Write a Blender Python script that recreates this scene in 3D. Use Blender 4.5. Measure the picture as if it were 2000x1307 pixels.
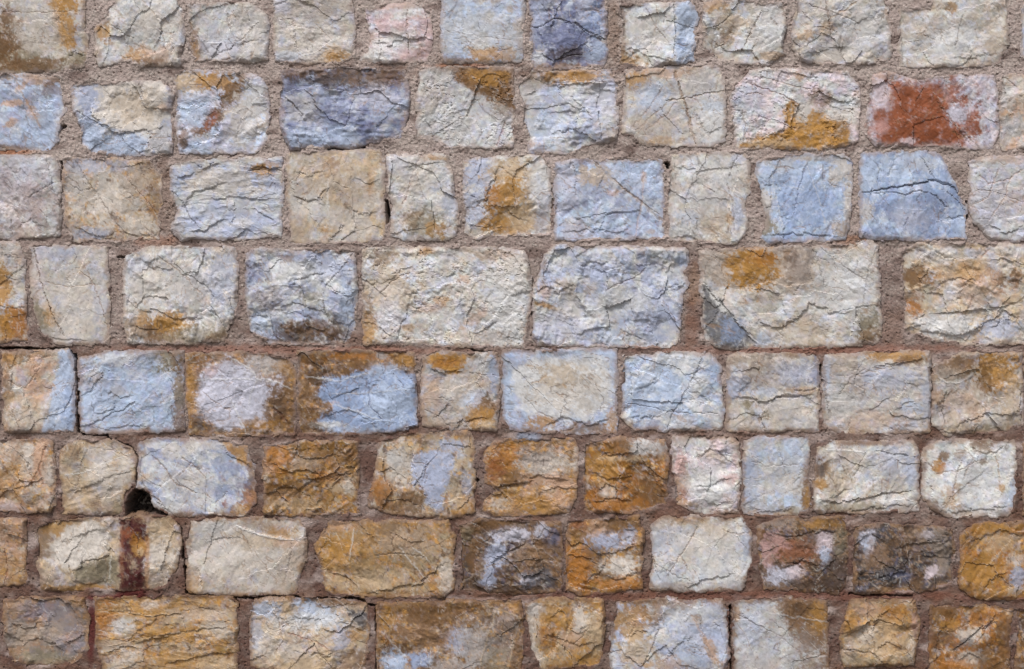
import bpy, math, numpy as np

# ---------------------------------------------------------------- camera, sky, sun, exposure
scene = bpy.context.scene
for o in list(bpy.data.objects): bpy.data.objects.remove(o)
PXM = 800.0            # photo pixels per metre on the wall face
ZC = 1.45              # height of the picture's centre above the ground
CAM_D = 5.0
cam_d = bpy.data.cameras.new('camera'); cam = bpy.data.objects.new('camera', cam_d)
scene.collection.objects.link(cam); scene.camera = cam
cam.location = (0, -CAM_D, ZC); cam.rotation_euler = (math.radians(90), 0, 0)
cam_d.sensor_width = 36; cam_d.lens = 36 * CAM_D / 2.5; cam_d.clip_end = 500
world = bpy.data.worlds.new('World'); scene.world = world; world.use_nodes = True
SUN_EL, SUN_AZ = math.radians(55), math.radians(24)     # high, a little to the left behind the camera
wn = world.node_tree.nodes; wl = world.node_tree.links
bg = wn['Background']; sky = wn.new('ShaderNodeTexSky'); sky.sky_type = 'NISHITA'; sky.sun_disc = False
sky.sun_elevation = SUN_EL; sky.sun_rotation = math.pi + SUN_AZ; sky.dust_density = 4; sky.air_density = 1.0
hs = wn.new('ShaderNodeHueSaturation'); hs.inputs['Saturation'].default_value = 0.6
wl.new(sky.outputs[0], hs.inputs['Color']); wl.new(hs.outputs[0], bg.inputs['Color'])
bg.inputs['Strength'].default_value = 0.085
sd_ = bpy.data.lights.new('sun', 'SUN'); sun = bpy.data.objects.new('sun', sd_); scene.collection.objects.link(sun)
sd_.energy = 1.5; sd_.angle = math.radians(12); sd_.color = (0.985, 0.99, 1.0)
# light travels from up/left/behind the camera towards the wall
from mathutils import Vector
dirv = Vector((math.sin(SUN_AZ) * math.cos(SUN_EL), math.cos(SUN_AZ) * math.cos(SUN_EL), -math.sin(SUN_EL)))
sun.rotation_euler = dirv.to_track_quat('-Z', 'Y').to_euler()
scene.view_settings.view_transform = 'Standard'; scene.view_settings.look = 'None'
scene.view_settings.gamma = 1; scene.view_settings.use_curve_mapping = False
scene.view_settings.exposure = 0.93
K = np.array([0.72, 0.72, 0.72])          # photo colour -> albedo

# ---------------------------------------------------------------- numeric noise
TR = np.random.RandomState(5)
_t = TR.rand(65536) * 2 * math.pi
TGX = np.cos(_t).astype(np.float32); TGY = np.sin(_t).astype(np.float32)
TV = [TR.rand(65536).astype(np.float32) for _ in range(6)]
def cell(ix, iy, s):
    return ((ix + (s * 73) % 251) & 255) * 256 + ((iy + (s * 151) % 241) & 255)
def split(x, y):
    ix = np.floor(x); iy = np.floor(y)
    return ix.astype(np.int32), iy.astype(np.int32), (x - ix).astype(np.float32), (y - iy).astype(np.float32)
def gn(x, y, s=0):                                   # gradient noise, about -1..1
    ix, iy, fx, fy = split(x, y)
    u = fx * fx * fx * (fx * (fx * 6 - 15) + 10); v = fy * fy * fy * (fy * (fy * 6 - 15) + 10)
    def c(a, b):
        t = cell(ix + a, iy + b, s); return TGX[t] * (fx - a) + TGY[t] * (fy - b)
    n0 = c(0, 0); n1 = c(1, 0); n2 = c(0, 1); n3 = c(1, 1)
    a = n0 + u * (n1 - n0); b = n2 + u * (n3 - n2)
    return (a + v * (b - a)) * 1.5
def fbm(x, y, s=0, o=4, g=0.5):
    r = 0; a = 1.0; t = 0
    for i in range(o):
        r = r + a * gn(x, y, s + i * 17); t += a * a; a *= g; x, y = x * 1.62 - y * 1.22 + 3.1, x * 1.22 + y * 1.62 + 7.7
    return r / math.sqrt(t)
def ridged(x, y, s=0, o=4, g=0.55):
    r = 0; a = 1.0; t = 0
    for i in range(o):
        r = r + a * (1 - 2 * np.abs(gn(x, y, s + i * 13))); t += a; a *= g; x = x * 2.1 + 1.3; y = y * 2.1 + 5.1
    return r / t
def facet(x, y, s=0):                                # flat triangular facets: height -1..1 and a random value per facet
    ix, iy, fx, fy = split(x, y)
    v = lambda a, b: TV[0][cell(ix + a, iy + b, s)]
    v00 = v(0, 0); v11 = v(1, 1); v10 = v(1, 0); v01 = v(0, 1)
    up = fx > fy
    h = np.where(up, v00 + (v10 - v00) * fx + (v11 - v10) * fy, v00 + (v11 - v01) * fx + (v01 - v00) * fy)
    return h * 2 - 1, np.where(up, TV[1][cell(ix, iy, s)], TV[2][cell(ix, iy, s)])
def voro(x, y, s=0):                                 # nearest cell: distance, border distance, offset, 3 random values
    ix, iy, fx, fy = split(x, y)
    d1 = np.full(x.shape, 9.0, np.float32); d2 = d1.copy(); cx = np.zeros(x.shape, np.float32); cy = cx.copy(); bi = np.zeros(x.shape, np.int32)
    for a in (-1, 0, 1):
        for b in (-1, 0, 1):
            t = cell(ix + a, iy + b, s)
            px = TV[0][t] + (a - fx); py = TV[1][t] + (b - fy)
            d = np.sqrt(px * px + py * py)
            n = d < d1
            d2 = np.where(n, d1, np.minimum(d2, d)); d1 = np.where(n, d, d1)
            cx = np.where(n, -px, cx); cy = np.where(n, -py, cy); bi = np.where(n, t, bi)
    return d1, d2 - d1, cx, cy, TV[2][bi], TV[3][bi], TV[4][bi]
def sst(a, b, x):
    t = np.clip((x - a) / (b - a), 0, 1); return t * t * (3 - 2 * t)
def poly_sd(x, y, P):                                # > 0 inside
    P = np.asarray(P, float).reshape(-1, 2); n = len(P)
    d = np.full(x.shape, 1e9); ins = np.zeros(x.shape, bool)
    for i in range(n):
        ax, ay = P[i]; bx, by = P[(i + 1) % n]
        ex, ey = bx - ax, by - ay; wx, wy = x - ax, y - ay
        t = np.clip((wx * ex + wy * ey) / (ex * ex + ey * ey + 1e-9), 0, 1)
        d = np.minimum(d, np.hypot(wx - ex * t, wy - ey * t))
        if ay != by:
            ins ^= ((ay > y) != (by > y)) & (x < (bx - ax) * (y - ay) / (by - ay) + ax)
    return np.where(ins, d, -d)
def line_d(x, y, L):                                 # distance to a polyline and which side of it
    L = np.asarray(L, float).reshape(-1, 2)
    d = np.full(x.shape, 1e9); sg = np.zeros(x.shape); tt = np.zeros(x.shape); m = len(L) - 1
    for i in range(m):
        ax, ay = L[i]; bx, by = L[i + 1]
        ex, ey = bx - ax, by - ay; wx, wy = x - ax, y - ay
        t = np.clip((wx * ex + wy * ey) / (ex * ex + ey * ey + 1e-9), 0, 1)
        q = np.hypot(wx - ex * t, wy - ey * t); n = q < d
        d = np.where(n, q, d); sg = np.where(n, ex * wy - ey * wx, sg); tt = np.where(n, (i + t) / m, tt)
    return d, np.sign(sg), tt
def lin(h):
    v = np.array([int(h[i:i + 2], 16) for i in (0, 2, 4)]) / 255.0
    return np.where(v <= 0.04045, v / 12.92, ((v + 0.055) / 1.055) ** 2.4)
PAL = {k: lin(v) for k, v in dict(
    c='cbc2b8', w='d0cfce', g='b3aeac', b='b3c1d8', B='94a5c5', l='a9b0c6', L='c8c7d4', o='ac7e3c', O='a56a26',
    y='bda586', n='73522f', d='4c3b31', k='48464a', r='8e4e2e', m='4a1a15', p='d6c6ca', P='c09b97', h='c09c82',
    e='847963', t='b09f8f', v='6c7190', x='e3e1dd', q='977658', s='8f827b', z='38302e', A='d09a4a', D='492c14').items()}
# ---------------------------------------------------------------- the stones of the picture, in photo pixels
# S(outline, base, second colour, face style, patches, lines, label)
# patch: (colour, strength, cx, cy, rx, ry[, angle]) or (colour, strength, [outline], softness)
# line: ('c', colour, width, depth, pts) crack or vein (depth < 0 stands proud); ('s', drop, pts) ledge, lower on its right hand
STONES = []
def S(outline, base, alt, style='m', pats=(), lines=(), label=None):
    STONES.append((outline, base, alt, style, pats, lines, label))
# course 1
S([-60,-25,160,-20,166,40,171,110,166,131,120,138,60,141,-60,143], 'c','t','s',
  [('e',.9,20,118,80,40),('n',.95,5,90,40,40),('o',.95,127,8,26,16),('o',.9,130,55,18,40,-10),('n',.8,15,30,14,18),('n',.7,40,45,8,14),('c',.7,75,60,38,36),('e',.9,150,118,24,16),('n',.8,60,128,80,14)],
  [('c','n',1.2,1.2,[5,24,90,25,150,22]),('s',3,[130,108,150,100,168,108])])
S([224,-6,341,-4,357,21,360,52,357,84,350,126,308,128,280,130,252,117,196,127,189,105,186,56,208,38], 'w','c','f',
  [('o',.8,265,112,20,16),('o',.8,205,62,18,16),('h',.6,300,108,40,16),('c',.7,300,40,50,30),('n',.6,290,122,26,8)],
  [('s',5,[341,50,338,75,322,95,290,112,250,112]),('c','n',1.2,2,[215,50,240,65,262,75])])
S([368,10,490,7,517,28,525,52,521,116,483,121,385,116,371,94,371,52], 'w','g','f',
  [('n',.8,380,85,10,30),('o',.6,382,100,10,20),('c',.6,490,60,40,50),('L',.5,430,90,40,25)],
  [('c','d',1.2,2,[505,45,480,70,450,98]),('s',3,[405,110,440,100,520,70]),('c','s',1,1.5,[440,10,450,60,470,100])])
S([535,-8,686,-8,691,42,691,112,665,119,595,124,539,117,535,70], 'c','g','r',
  [('s',.5,610,20,80,24),('o',.95,650,106,26,15),('L',.6,545,8,16,18),('c',.6,610,80,60,35),('b',.4,560,112,25,10)],
  [('c','s',1,1.6,[570,30,578,80,585,112]),('c','s',1,1,[540,48,580,52,640,60])])
S([716,21,765,7,825,12,839,31,844,70,835,119,772,122,702,119,704,110,720,105,725,70], 'p','w','f',
  [('P',.6,765,55,40,20),('P',.55,830,70,14,45),('P',.5,800,105,40,12),('h',.5,760,12,60,6),('x',.6,760,85,45,16,-25)],
  [('c','n',1.5,2.5,[795,22,796,60,799,108]),('s',4,[725,80,760,88,797,72])], 'pink and white block of rough limestone')
S([863,-4,1023,-2,1022,52,1018,119,930,122,863,121], 'g','b','s',
  [('b',.5,890,40,40,50),('w',.6,940,60,60,40),('o',.75,960,108,45,14),('n',.6,890,118,40,6),('t',.8,995,20,8,6),('t',.7,1012,50,10,8),('g',.4,1000,70,30,40)],
  [('c','s',1,.8,[865,60,900,66,1000,80]),('c','s',1,.8,[865,20,890,50,930,100])], 'smooth pale grey block with an ochre lower edge')
S([1037,-4,1182,-6,1184,80,1187,98,1175,130,1042,136,1039,116], 'v','l','f',
  [('l',.8,1055,30,20,40),('w',.6,1050,110,14,18),('v',.9,1110,80,40,40),('d',.7,1112,104,30,14),('B',.6,1160,30,25,30),('q',.7,1110,132,70,9),('b',.6,1165,100,20,24),('L',.5,1140,12,14,22)],
  [('c','d',1.8,4,[1050,56,1084,36,1122,44,1150,62,1182,78]),('s',4,[1084,36,1122,46,1180,80]),('c','d',2,3,[1090,118,1112,108,1140,106]),('c','d',1.5,2,[1060,10,1080,40]),('c','d',1.5,2,[1122,46,1140,60,1130,78])], 'dark violet blue block with deep cracks')
S([1210,10,1346,6,1356,12,1360,35,1353,120,1320,123,1250,130,1211,122,1218,70], 'w','x','f',
  [('b',.9,[1319,0,1375,0,1375,135,1318,135],3),('o',.8,1225,118,32,16,20),('n',.7,1216,60,8,45),('B',.7,1330,85,8,12),('c',.5,1260,60,40,30)],
  [('c','k',1.4,2.5,[1316,8,1320,60,1316,118]),('c','n',1.2,1.5,[1262,15,1280,50,1312,92]),('s',4,[1222,90,1260,108,1320,120])])
S([1377,7,1422,3,1496,5,1531,7,1533,52,1527,105,1496,126,1440,124,1398,112,1373,87,1375,35], 'c','w','f',
  [('o',.7,1395,12,24,12),('y',.6,1430,50,30,26),('n',.6,1412,75,12,28,30),('w',.6,1500,70,30,40),('g',.5,1510,25,24,22),('o',.5,1505,110,30,8)],
  [('s',5,[1433,56,1420,80,1398,101]),('c','n',2,3,[1489,18,1476,45,1462,70,1455,90]),('c','d',1.5,3,[1392,55,1412,45,1425,32]),('s',3,[1533,70,1500,90,1460,105]),('c','n',1.5,2,[1505,35,1518,50])])
S([1559,-10,1727,-10,1734,35,1739,91,1737,116,1685,124,1629,124,1566,118,1548,95,1550,56], 'c','g','f',
  [('w',.6,1690,50,45,40),('o',.5,1575,70,16,10),('o',.4,1612,58,16,12),('g',.6,1640,95,60,14),('c',.7,1640,112,40,12)],
  [('c','n',1.4,2.5,[1611,0,1617,38,1622,63,1624,80]),('c','o',1.6,1.5,[1683,-4,1650,20,1618,38]),('c','s',1.3,2,[1580,10,1640,30,1690,50]),('s',6,[1734,84,1706,72,1678,75,1657,91]),('c','s',1.2,2,[1566,22,1590,48]),('c','n',1.5,2.5,[1590,55,1612,55,1635,64]),('s',4,[1566,108,1620,95,1657,91])])
S([1758,21,1818,17,1826,-8,1958,-10,1965,52,1968,88,1947,122,1895,129,1846,128,1758,129,1755,88], 'c','w','m',
  [('o',.7,1858,15,10,12),('t',.6,1800,55,30,25),('y',.4,1940,60,20,40),('w',.6,1860,80,50,30),('t',.5,1935,95,20,14)],
  [('c','s',1,1.5,[1880,30,1872,60,1866,95]),('c','n',1.3,2,[1765,85,1800,80]),('s',3,[1850,118,1890,112,1947,105])])
S([1996,10,2170,5,2175,115,1993,113], 'b','c','m')
# course 2
S([-60,148,46,147,115,154,122,182,129,217,115,245,114,276,98,294,66,294,-60,288], 'l','b','m',
  [('o',.6,80,155,60,12),('n',.5,100,175,24,14),('h',.8,22,202,20,6),('h',.7,66,222,10,22,-25),('h',.8,20,240,16,8,-30),('n',.7,5,290,50,8),('b',.6,80,260,40,30),('h',.6,40,172,10,10)],
  [('c','o',3,1,[36,168,48,190,60,210,70,230,80,252]),('c','s',1,1,[45,190,55,240,65,290]),('s',4,[122,190,100,200,90,210])])
S([140,168,196,163,315,158,332,175,336,227,334,297,308,301,270,303,182,299,157,280,161,248,143,217], 'l','g','f',
  [('c',1,[192,163,320,155,330,190,310,255,224,259,176,224],4),('b',.7,180,265,30,26),('b',.8,240,285,60,20),('l',.8,170,190,24,26),('y',.4,260,210,40,30),('g',.8,312,275,20,26),('h',.5,318,210,10,8)],
  [('s',6,[190,175,176,222,224,259,262,258,306,254]),('s',5,[300,262,292,272,286,292,272,303]),('c','s',1.5,2.5,[270,160,275,175,280,195]),('c','d',1.5,2.5,[145,215,175,232,205,250]),('s',4,[305,255,318,240,336,225])])
S([345,143,402,138,483,147,507,152,521,172,525,210,520,276,500,296,420,301,353,299,346,245,343,192], 'L','b','f',
  [('y',.9,372,160,34,26),('o',.9,430,160,42,18),('n',1,455,182,20,36,32),('n',1,414,234,15,30,32),('n',.9,390,256,16,10),('r',.8,410,238,10,22,32),('c',.8,485,230,34,50),('w',.8,500,190,20,30),('n',.8,360,270,8,24),('b',.6,380,215,30,30),('g',.5,480,265,30,20)],
  [('s',6,[440,215,434,245,428,260,406,280,370,285]),('c','s',1.2,2,[487,155,480,210,462,270]),('s',4,[460,220,490,205,525,198])], 'blue white block with a diagonal rusty brown streak')
S([548,140,640,133,715,133,790,140,799,165,797,224,783,266,755,270,690,286,640,284,572,289,558,274,549,250], 'l','v','x',
  [('d',.75,690,150,110,16),('n',.6,740,158,50,22),('n',.5,600,140,50,10),('d',.55,645,165,20,14),('b',.7,600,270,40,18),('g',.6,590,215,30,30),('L',.6,740,190,40,20),('v',.5,670,230,40,30),('b',.6,665,265,40,20)],
  [('c','d',2,3,[550,185,575,205,598,230]),('s',4,[560,190,585,215,600,250]),('c','d',1.5,2,[700,150,706,185]),('s',3,[800,150,740,170,700,185])], 'lavender blue crystalline block under a brown top edge')
S([818,140,874,131,1000,135,1003,182,1002,245,1000,287,947,289,874,287,846,270,816,268,814,196], 'w','g','p',
  [('n',1,[885,128,1010,128,1010,215,965,205,925,180,895,160],9),('o',.7,950,150,40,18),('g',.5,850,165,26,30),('t',.5,845,190,26,24),('g',.7,970,225,30,10,30),('w',.5,880,240,50,30),('n',.5,985,205,16,20)],
  [('c','d',3,3,[930,195,947,217,972,238]),('c','r',2.5,2,[987,235,980,260,970,285]),('s',3,[860,225,930,215,990,240])], 'white pitted block with a brown upper corner')
S([1012,168,1038,143,1192,137,1203,168,1206,252,1200,273,1147,282,1105,299,1031,296,1035,266,1021,238,1026,210,1014,189], 'w','l','x',
  [('o',.9,1130,150,66,13),('n',.5,1050,160,40,14),('b',.5,1060,250,40,30),('L',.6,1180,190,26,40),('h',.6,1042,280,14,8),('t',.6,1190,262,16,12),('g',.6,1030,190,14,20)],
  [('s',5,[1020,185,1060,170,1120,165,1190,160]),('s',4,[1030,250,1080,262,1150,245]),('s',4,[1110,185,1140,210,1160,240]),('s',4,[1060,225,1110,215,1150,222])])
S([1224,140,1297,133,1405,128,1412,147,1417,210,1414,276,1387,285,1300,284,1252,281,1238,262,1217,259,1220,196], 'c','g','s',
  [('o',.8,1245,155,22,18),('h',.6,1300,142,50,10),('b',.6,1275,190,30,30),('g',.8,1370,165,30,22),('w',.8,1390,235,30,40),('t',.4,1280,250,40,30),('b',.4,1390,210,20,14),('o',.4,1300,275,30,8)],
  [('c','q',5,3,[1318,140,1321,154,1333,189,1345,227,1350,255,1360,280]),('c','n',2,2,[1323,160,1338,200,1352,250]),('c','n',3,2.5,[1300,198,1335,193,1370,186,1415,178]),('c','q',1.6,1,[1294,171,1270,210,1231,252]),('c','q',1.4,1,[1312,196,1275,225,1240,258]),('c','q',1.4,1,[1320,200,1300,225,1260,255]),('s',3,[1352,210,1380,260,1414,250])], 'cream block crossed by a thick branching brown vein')
S([1440,165,1464,141,1496,135,1653,140,1674,165,1678,217,1674,273,1650,285,1576,292,1524,288,1436,289,1433,245,1426,196], 'w','p','p',
  [('o',1,[1445,288,1500,262,1535,250,1530,215,1550,200,1570,235,1590,215,1620,225,1660,240,1655,295,1440,295],6),('n',.7,1600,195,22,14,25),('n',.6,1640,250,16,26),('c',.8,1570,215,20,20),('c',.6,1650,225,30,14),('l',.4,1460,190,26,30),('o',.6,1560,150,14,8,30),('y',.6,1500,280,50,10)],
  [('s',6,[1541,192,1555,205,1569,226,1580,250]),('c','n',1.6,2,[1450,215,1456,250,1450,285]),('c','r',1.6,2,[1465,165,1510,180,1560,202]),('c','q',1.4,1.5,[1480,150,1540,165,1600,180]),('s',5,[1600,195,1640,212,1678,216]),('s',4,[1490,268,1530,252,1538,218])], 'pale block with an ochre fracture along its lower right')
S([1704,150,1727,138,1760,152,1790,158,1840,150,1888,149,1940,150,1947,189,1949,245,1940,287,1902,291,1860,286,1713,284,1688,259,1695,210], 'L','p','m',
  [('r',1,[1732,154,1772,168,1835,166,1842,190,1860,235,1880,250,1882,282,1712,283,1712,215,1740,212,1745,180],7),('r',.7,1800,225,100,62),('r',.8,1878,200,16,14),('r',.9,1900,252,12,22),('r',.7,1888,232,20,10),('L',.8,1868,225,16,18,50),('p',.8,1720,185,14,26),('p',.7,1772,278,14,8),('P',.5,1720,250,14,18),('r',.6,1865,165,10,20),('h',.6,1725,145,20,10)],
  [('c','d',2.5,2,[1805,172,1796,186,1788,200]),('c','n',1.5,2,[1830,200,1862,240,1895,284]),('s',4,[1870,255,1890,262,1900,285]),('c','n',1.3,1.5,[1732,165,1724,195])], 'lilac white block with a large rust red patch')
S([1958,150,2130,142,2130,290,1957,292,1951,220], 'c','h','f',
  [('w',.6,1968,190,20,24),('t',.6,1990,200,20,14),('g',.6,1975,250,30,20)], [('c','n',1.3,2,[1962,150,1985,170])])
# course 3
S([-60,303,60,304,105,308,115,336,119,420,115,458,70,464,-60,463], 'g','w','r',
  [('L',.4,40,340,60,40),('s',.35,80,400,40,40),('t',.6,60,452,22,10),('P',.25,30,400,60,60)],
  [('c','d',1.6,2.5,[105,358,80,370,55,388]),('s',3,[30,445,60,430,90,440]),('c','n',1.4,2,[22,430,24,462])])
S([126,312,147,310,290,315,311,343,315,392,308,465,210,469,147,469,131,434,128,402,126,350], 'y','c','m',
  [('l',.7,165,325,36,16),('l',.6,235,325,26,12),('n',.9,298,322,20,12),('l',.8,175,458,34,12),('c',.8,210,390,60,45),('n',.5,300,380,14,50),('t',.7,270,350,30,30),('c',.7,270,440,40,18),('g',.6,145,360,18,30),('g',.5,140,450,12,18)],
  [('c','s',2.5,2.5,[147,312,160,338,189,378,215,420,241,455]),('c','n',1.4,2,[250,350,285,390,308,420]),('s',4,[145,440,190,460,235,465]),('c','d',1.5,2,[140,362,158,373,180,366]),('s',4,[231,455,270,460,305,462])])
S([336,322,420,310,550,308,551,385,549,462,455,467,353,465,336,448,346,410,332,371], 'w','l','y',
  [('l',.5,440,430,70,30),('o',.9,512,334,24,12),('t',.6,400,346,24,14),('c',.7,440,352,70,24),('l',.6,520,370,30,24),('c',.6,480,365,30,12),('g',.7,345,445,20,16),('o',.5,525,322,20,6),('c',.5,470,435,20,10)],
  [('s',6,[340,350,370,345,410,322,430,318]),('s',5,[484,332,505,325,530,333,551,332]),('c','d',2.5,3,[486,334,515,330,550,333]),('s',5,[352,405,380,375,420,362,450,352]),('s',5,[400,390,440,385,480,385,551,392]),('s',6,[370,455,400,450,425,435,455,428]),('c','d',1.6,2.5,[338,375,360,400,375,430,395,450]),('s',4,[440,410,490,405,545,440])])
S([560,301,665,297,741,296,751,315,748,385,750,437,746,469,650,473,609,474,567,471,563,385], 'c','y','s',
  [('y',.5,640,340,60,40),('s',.3,600,370,40,20),('t',.6,580,440,18,36),('w',.5,600,400,30,20),('o',.7,643,448,16,8),('q',.6,645,325,14,20),('t',.5,690,380,40,40),('c',.7,690,440,40,30),('o',.4,725,360,6,20)],
  [('s',5,[570,378,600,392,625,388,645,360]),('s',3,[690,345,720,360,745,350]),('c','x',2,-.6,[640,350,642,400,640,440]),('s',4,[640,470,662,455,668,440]),('s',3,[680,400,705,420,740,415]),('c','s',1.3,1.5,[640,320,655,355,680,370]),('s',3,[572,330,600,345,640,335])], 'smooth cream block with shell shaped flakes')
S([757,304,872,304,882,340,892,402,893,456,878,469,790,467,766,458,766,425,774,400,760,375,757,340], 'w','c','m',
  [('e',.8,830,440,36,24),('o',.7,850,448,18,16),('n',.5,800,430,20,16),('l',.6,880,400,14,24),('c',.6,820,350,40,30),('o',.7,850,308,18,5),('L',.5,770,315,20,16)],
  [('c','r',2,1.5,[825,300,811,329,803,350,797,380,785,400]),('c','x',2,-.5,[820,310,805,345,795,390,775,440]),('s',3,[785,325,820,322,865,316]),('c','s',1.2,1.5,[815,345,830,390])])
S([907,315,965,306,1059,306,1070,332,1075,385,1077,455,1017,458,930,465,911,455,907,385], 'c','w','f',
  [('l',.9,935,345,30,40),('l',.7,925,410,24,34),('y',.9,1000,340,42,30),('o',.95,990,400,36,50,10),('o',.7,1000,440,50,20),('y',.8,1025,420,30,30),('l',.5,1060,410,14,50),('w',.6,1060,350,24,30),('O',.6,965,385,10,24)],
  [('s',5,[948,400,952,372,965,350,975,320]),('s',4,[985,400,1010,425,1040,440]),('c','q',1.6,2,[975,325,1000,345,1030,352]),('s',4,[910,372,935,395,955,385]),('c','d',1.3,2,[910,440,960,446,1020,440])], 'grey block with a bright ochre patch in its middle')
S([1086,322,1105,313,1294,313,1297,350,1296,465,1084,469,1084,385], 'l','b','m',
  [('y',.7,1160,342,36,18),('t',.5,1205,365,24,10,30),('L',.6,1105,360,20,50),('b',.5,1240,345,40,24),('h',.6,1198,378,10,6),('h',.5,1258,345,6,10),('t',.4,1120,440,24,20),('L',.5,1120,455,40,12),('o',.4,1272,452,8,6)],
  [('c','t',5,1.5,[1160,320,1196,350,1230,378,1262,405,1290,432]),('c','q',1.6,2,[1196,348,1230,378,1287,420]),('c','h',2.5,1,[1257,330,1254,390,1241,462]),('c','s',1.4,2,[1118,318,1126,345,1124,380]),('s',3,[1090,455,1140,448,1200,452,1240,458]),('c','d',1.3,2,[1125,430,1170,420,1215,415]),('c','d',2.5,3,[1155,312,1172,322])])
S([1314,304,1457,299,1464,332,1464,378,1454,399,1457,448,1440,474,1370,472,1310,469,1307,385], 'c','w','m',
  [('w',.7,1340,450,30,14),('b',.5,1345,425,24,12),('l',.7,1440,420,14,30),('g',.5,1380,395,40,30),('t',.5,1320,370,10,24),('w',.5,1400,340,50,30),('o',.6,1425,430,6,16),('y',.4,1400,440,30,24),('l',.5,1445,310,14,10)],
  [('s',4,[1308,468,1340,460,1380,470]),('c','s',1.3,2,[1372,360,1400,378]),('c','d',1.3,2,[1440,305,1428,330,1424,345]),('c','n',1.3,1.5,[1420,360,1432,400,1434,465]),('s',3,[1310,325,1360,335,1460,322])])
S([1480,318,1545,303,1650,303,1664,322,1662,385,1655,440,1650,466,1500,474,1487,462,1502,425,1487,390,1479,345], 'b','B','m',
  [('B',.7,1580,400,50,40),('b',.6,1540,340,40,24),('c',.8,1642,335,24,24),('c',.8,1655,395,8,40),('t',.8,1640,445,14,16),('c',.8,1496,395,12,22),('e',.9,1496,442,18,20),('g',.7,1600,308,60,7),('t',.6,1572,310,14,6),('w',.5,1530,320,16,16),('B',.5,1535,380,12,40)],
  [('c','x',1.6,-.6,[1506,332,1515,385,1527,441]),('c','w',1.6,-.5,[1573,318,1595,375,1615,448]),('c','w',1.3,-.4,[1530,362,1570,372]),('s',3,[1555,400,1545,420,1530,440]),('s',4,[1490,460,1540,455,1590,458,1650,465]),('c','v',1.5,2,[1575,320,1560,370,1550,420]),('s',3,[1485,352,1500,362,1512,360])], 'blue block with cream chips round its edges')
S([1682,301,1828,297,1846,329,1884,399,1887,420,1884,465,1790,469,1702,467,1682,462,1680,385], 'B','b','s',
  [('b',.6,1760,325,60,22),('v',.35,1790,420,70,40),('l',.35,1790,420,50,26),('B',.6,1840,350,24,30),('c',.7,1692,410,12,20),('L',.4,1780,430,30,20),('b',.7,1700,340,18,40),('b',.6,1870,440,20,24),('g',.4,1795,320,30,14)],
  [('c','z',1.6,4,[1684,376,1710,372,1737,367,1790,360,1818,352,1840,360,1862,366,1884,395]),('s',4.5,[1682,374,1737,366,1790,359,1820,350,1862,366,1884,395]),('c','k',2,3.5,[1700,380,1745,376,1765,381,1797,373,1825,381,1835,392,1848,405]),('c','k',1.6,2.5,[1800,305,1812,330,1825,350]),('c','k',2,3,[1850,375,1870,390,1884,412]),('c','v',1.4,2,[1772,425,1764,445]),('s',3,[1845,430,1862,424,1886,422]),('s',3,[1718,362,1712,345,1716,330])], 'blue block with its corner cut off and a dark crack across it')
S([1895,318,1930,308,2080,300,2090,470,1935,468,1902,434,1892,385], 'w','L','m',
  [('h',.5,1960,312,50,8),('h',.3,1960,390,50,30),('l',.4,1930,400,30,40),('g',.6,1920,445,20,20)],
  [('c','h',1.6,1.5,[1910,335,1930,360,1970,350,2000,330]),('c','h',1.6,1.5,[1930,430,1960,390,1975,340]),('c','n',1.3,1.5,[1905,370,1940,375,2000,395]),('c','h',1.3,1.5,[1900,400,1930,385,1950,330]),('s',4,[1925,435,1960,455,2000,440])], 'white block netted with fine rusty veins')
# course 4
S([-60,476,35,474,45,505,52,593,52,663,0,668,-60,668], 'c','g','m',
  [('o',.9,4,560,16,50),('O',.95,32,635,30,30),('o',.8,5,640,24,30),('h',.6,40,495,14,14),('g',.5,20,490,30,14)],
  [('c','d',2,3,[0,598,14,603,30,601,52,601]),('s',3,[0,470,15,500,40,500]),('c','d',1.4,2,[10,540,35,548])])
S([58,481,208,482,213,565,212,671,116,672,84,655,68,600,62,550], 'c','g','s',
  [('e',.95,[60,578,76,585,96,630,102,660,80,660,66,620],3),('o',.7,100,616,14,22,-15),('c',.6,150,600,50,60),('l',.4,105,495,40,14),('l',.4,195,600,14,30),('p',.3,75,540,12,50),('g',.5,100,655,30,12)],
  [('c','n',2,3,[68,485,74,520,80,548,94,593,110,630,126,655]),('s',3,[68,485,74,520,80,548,94,593,126,655][::1]),('c','q',1.3,1.5,[165,520,185,560,200,600,211,640]),('s',3,[84,655,110,660,180,668]),('c','q',1.2,1,[90,550,130,560,200,555])])
S([248,505,290,483,322,483,455,485,464,512,464,600,448,635,437,667,350,670,252,670,240,635,245,600,241,540], 'w','c','x',
  [('n',.95,300,645,60,22),('o',.9,330,630,36,20),('e',.7,390,655,60,16),('t',.7,262,640,22,26),('l',.6,430,545,34,50),('g',.7,370,560,36,30),('n',.6,430,660,30,10),('c',.7,290,560,40,40),('l',.4,265,515,20,16),('o',.6,278,620,10,18)],
  [('s',5,[464,555,445,575,433,602]),('s',4,[270,505,290,515,320,495]),('s',4,[330,505,370,540,410,560]),('s',5,[270,605,310,608,350,625,400,620]),('c','d',1.4,2,[412,600,440,640]),('c','q',1.4,1.5,[310,500,350,530,395,575])])
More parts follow.
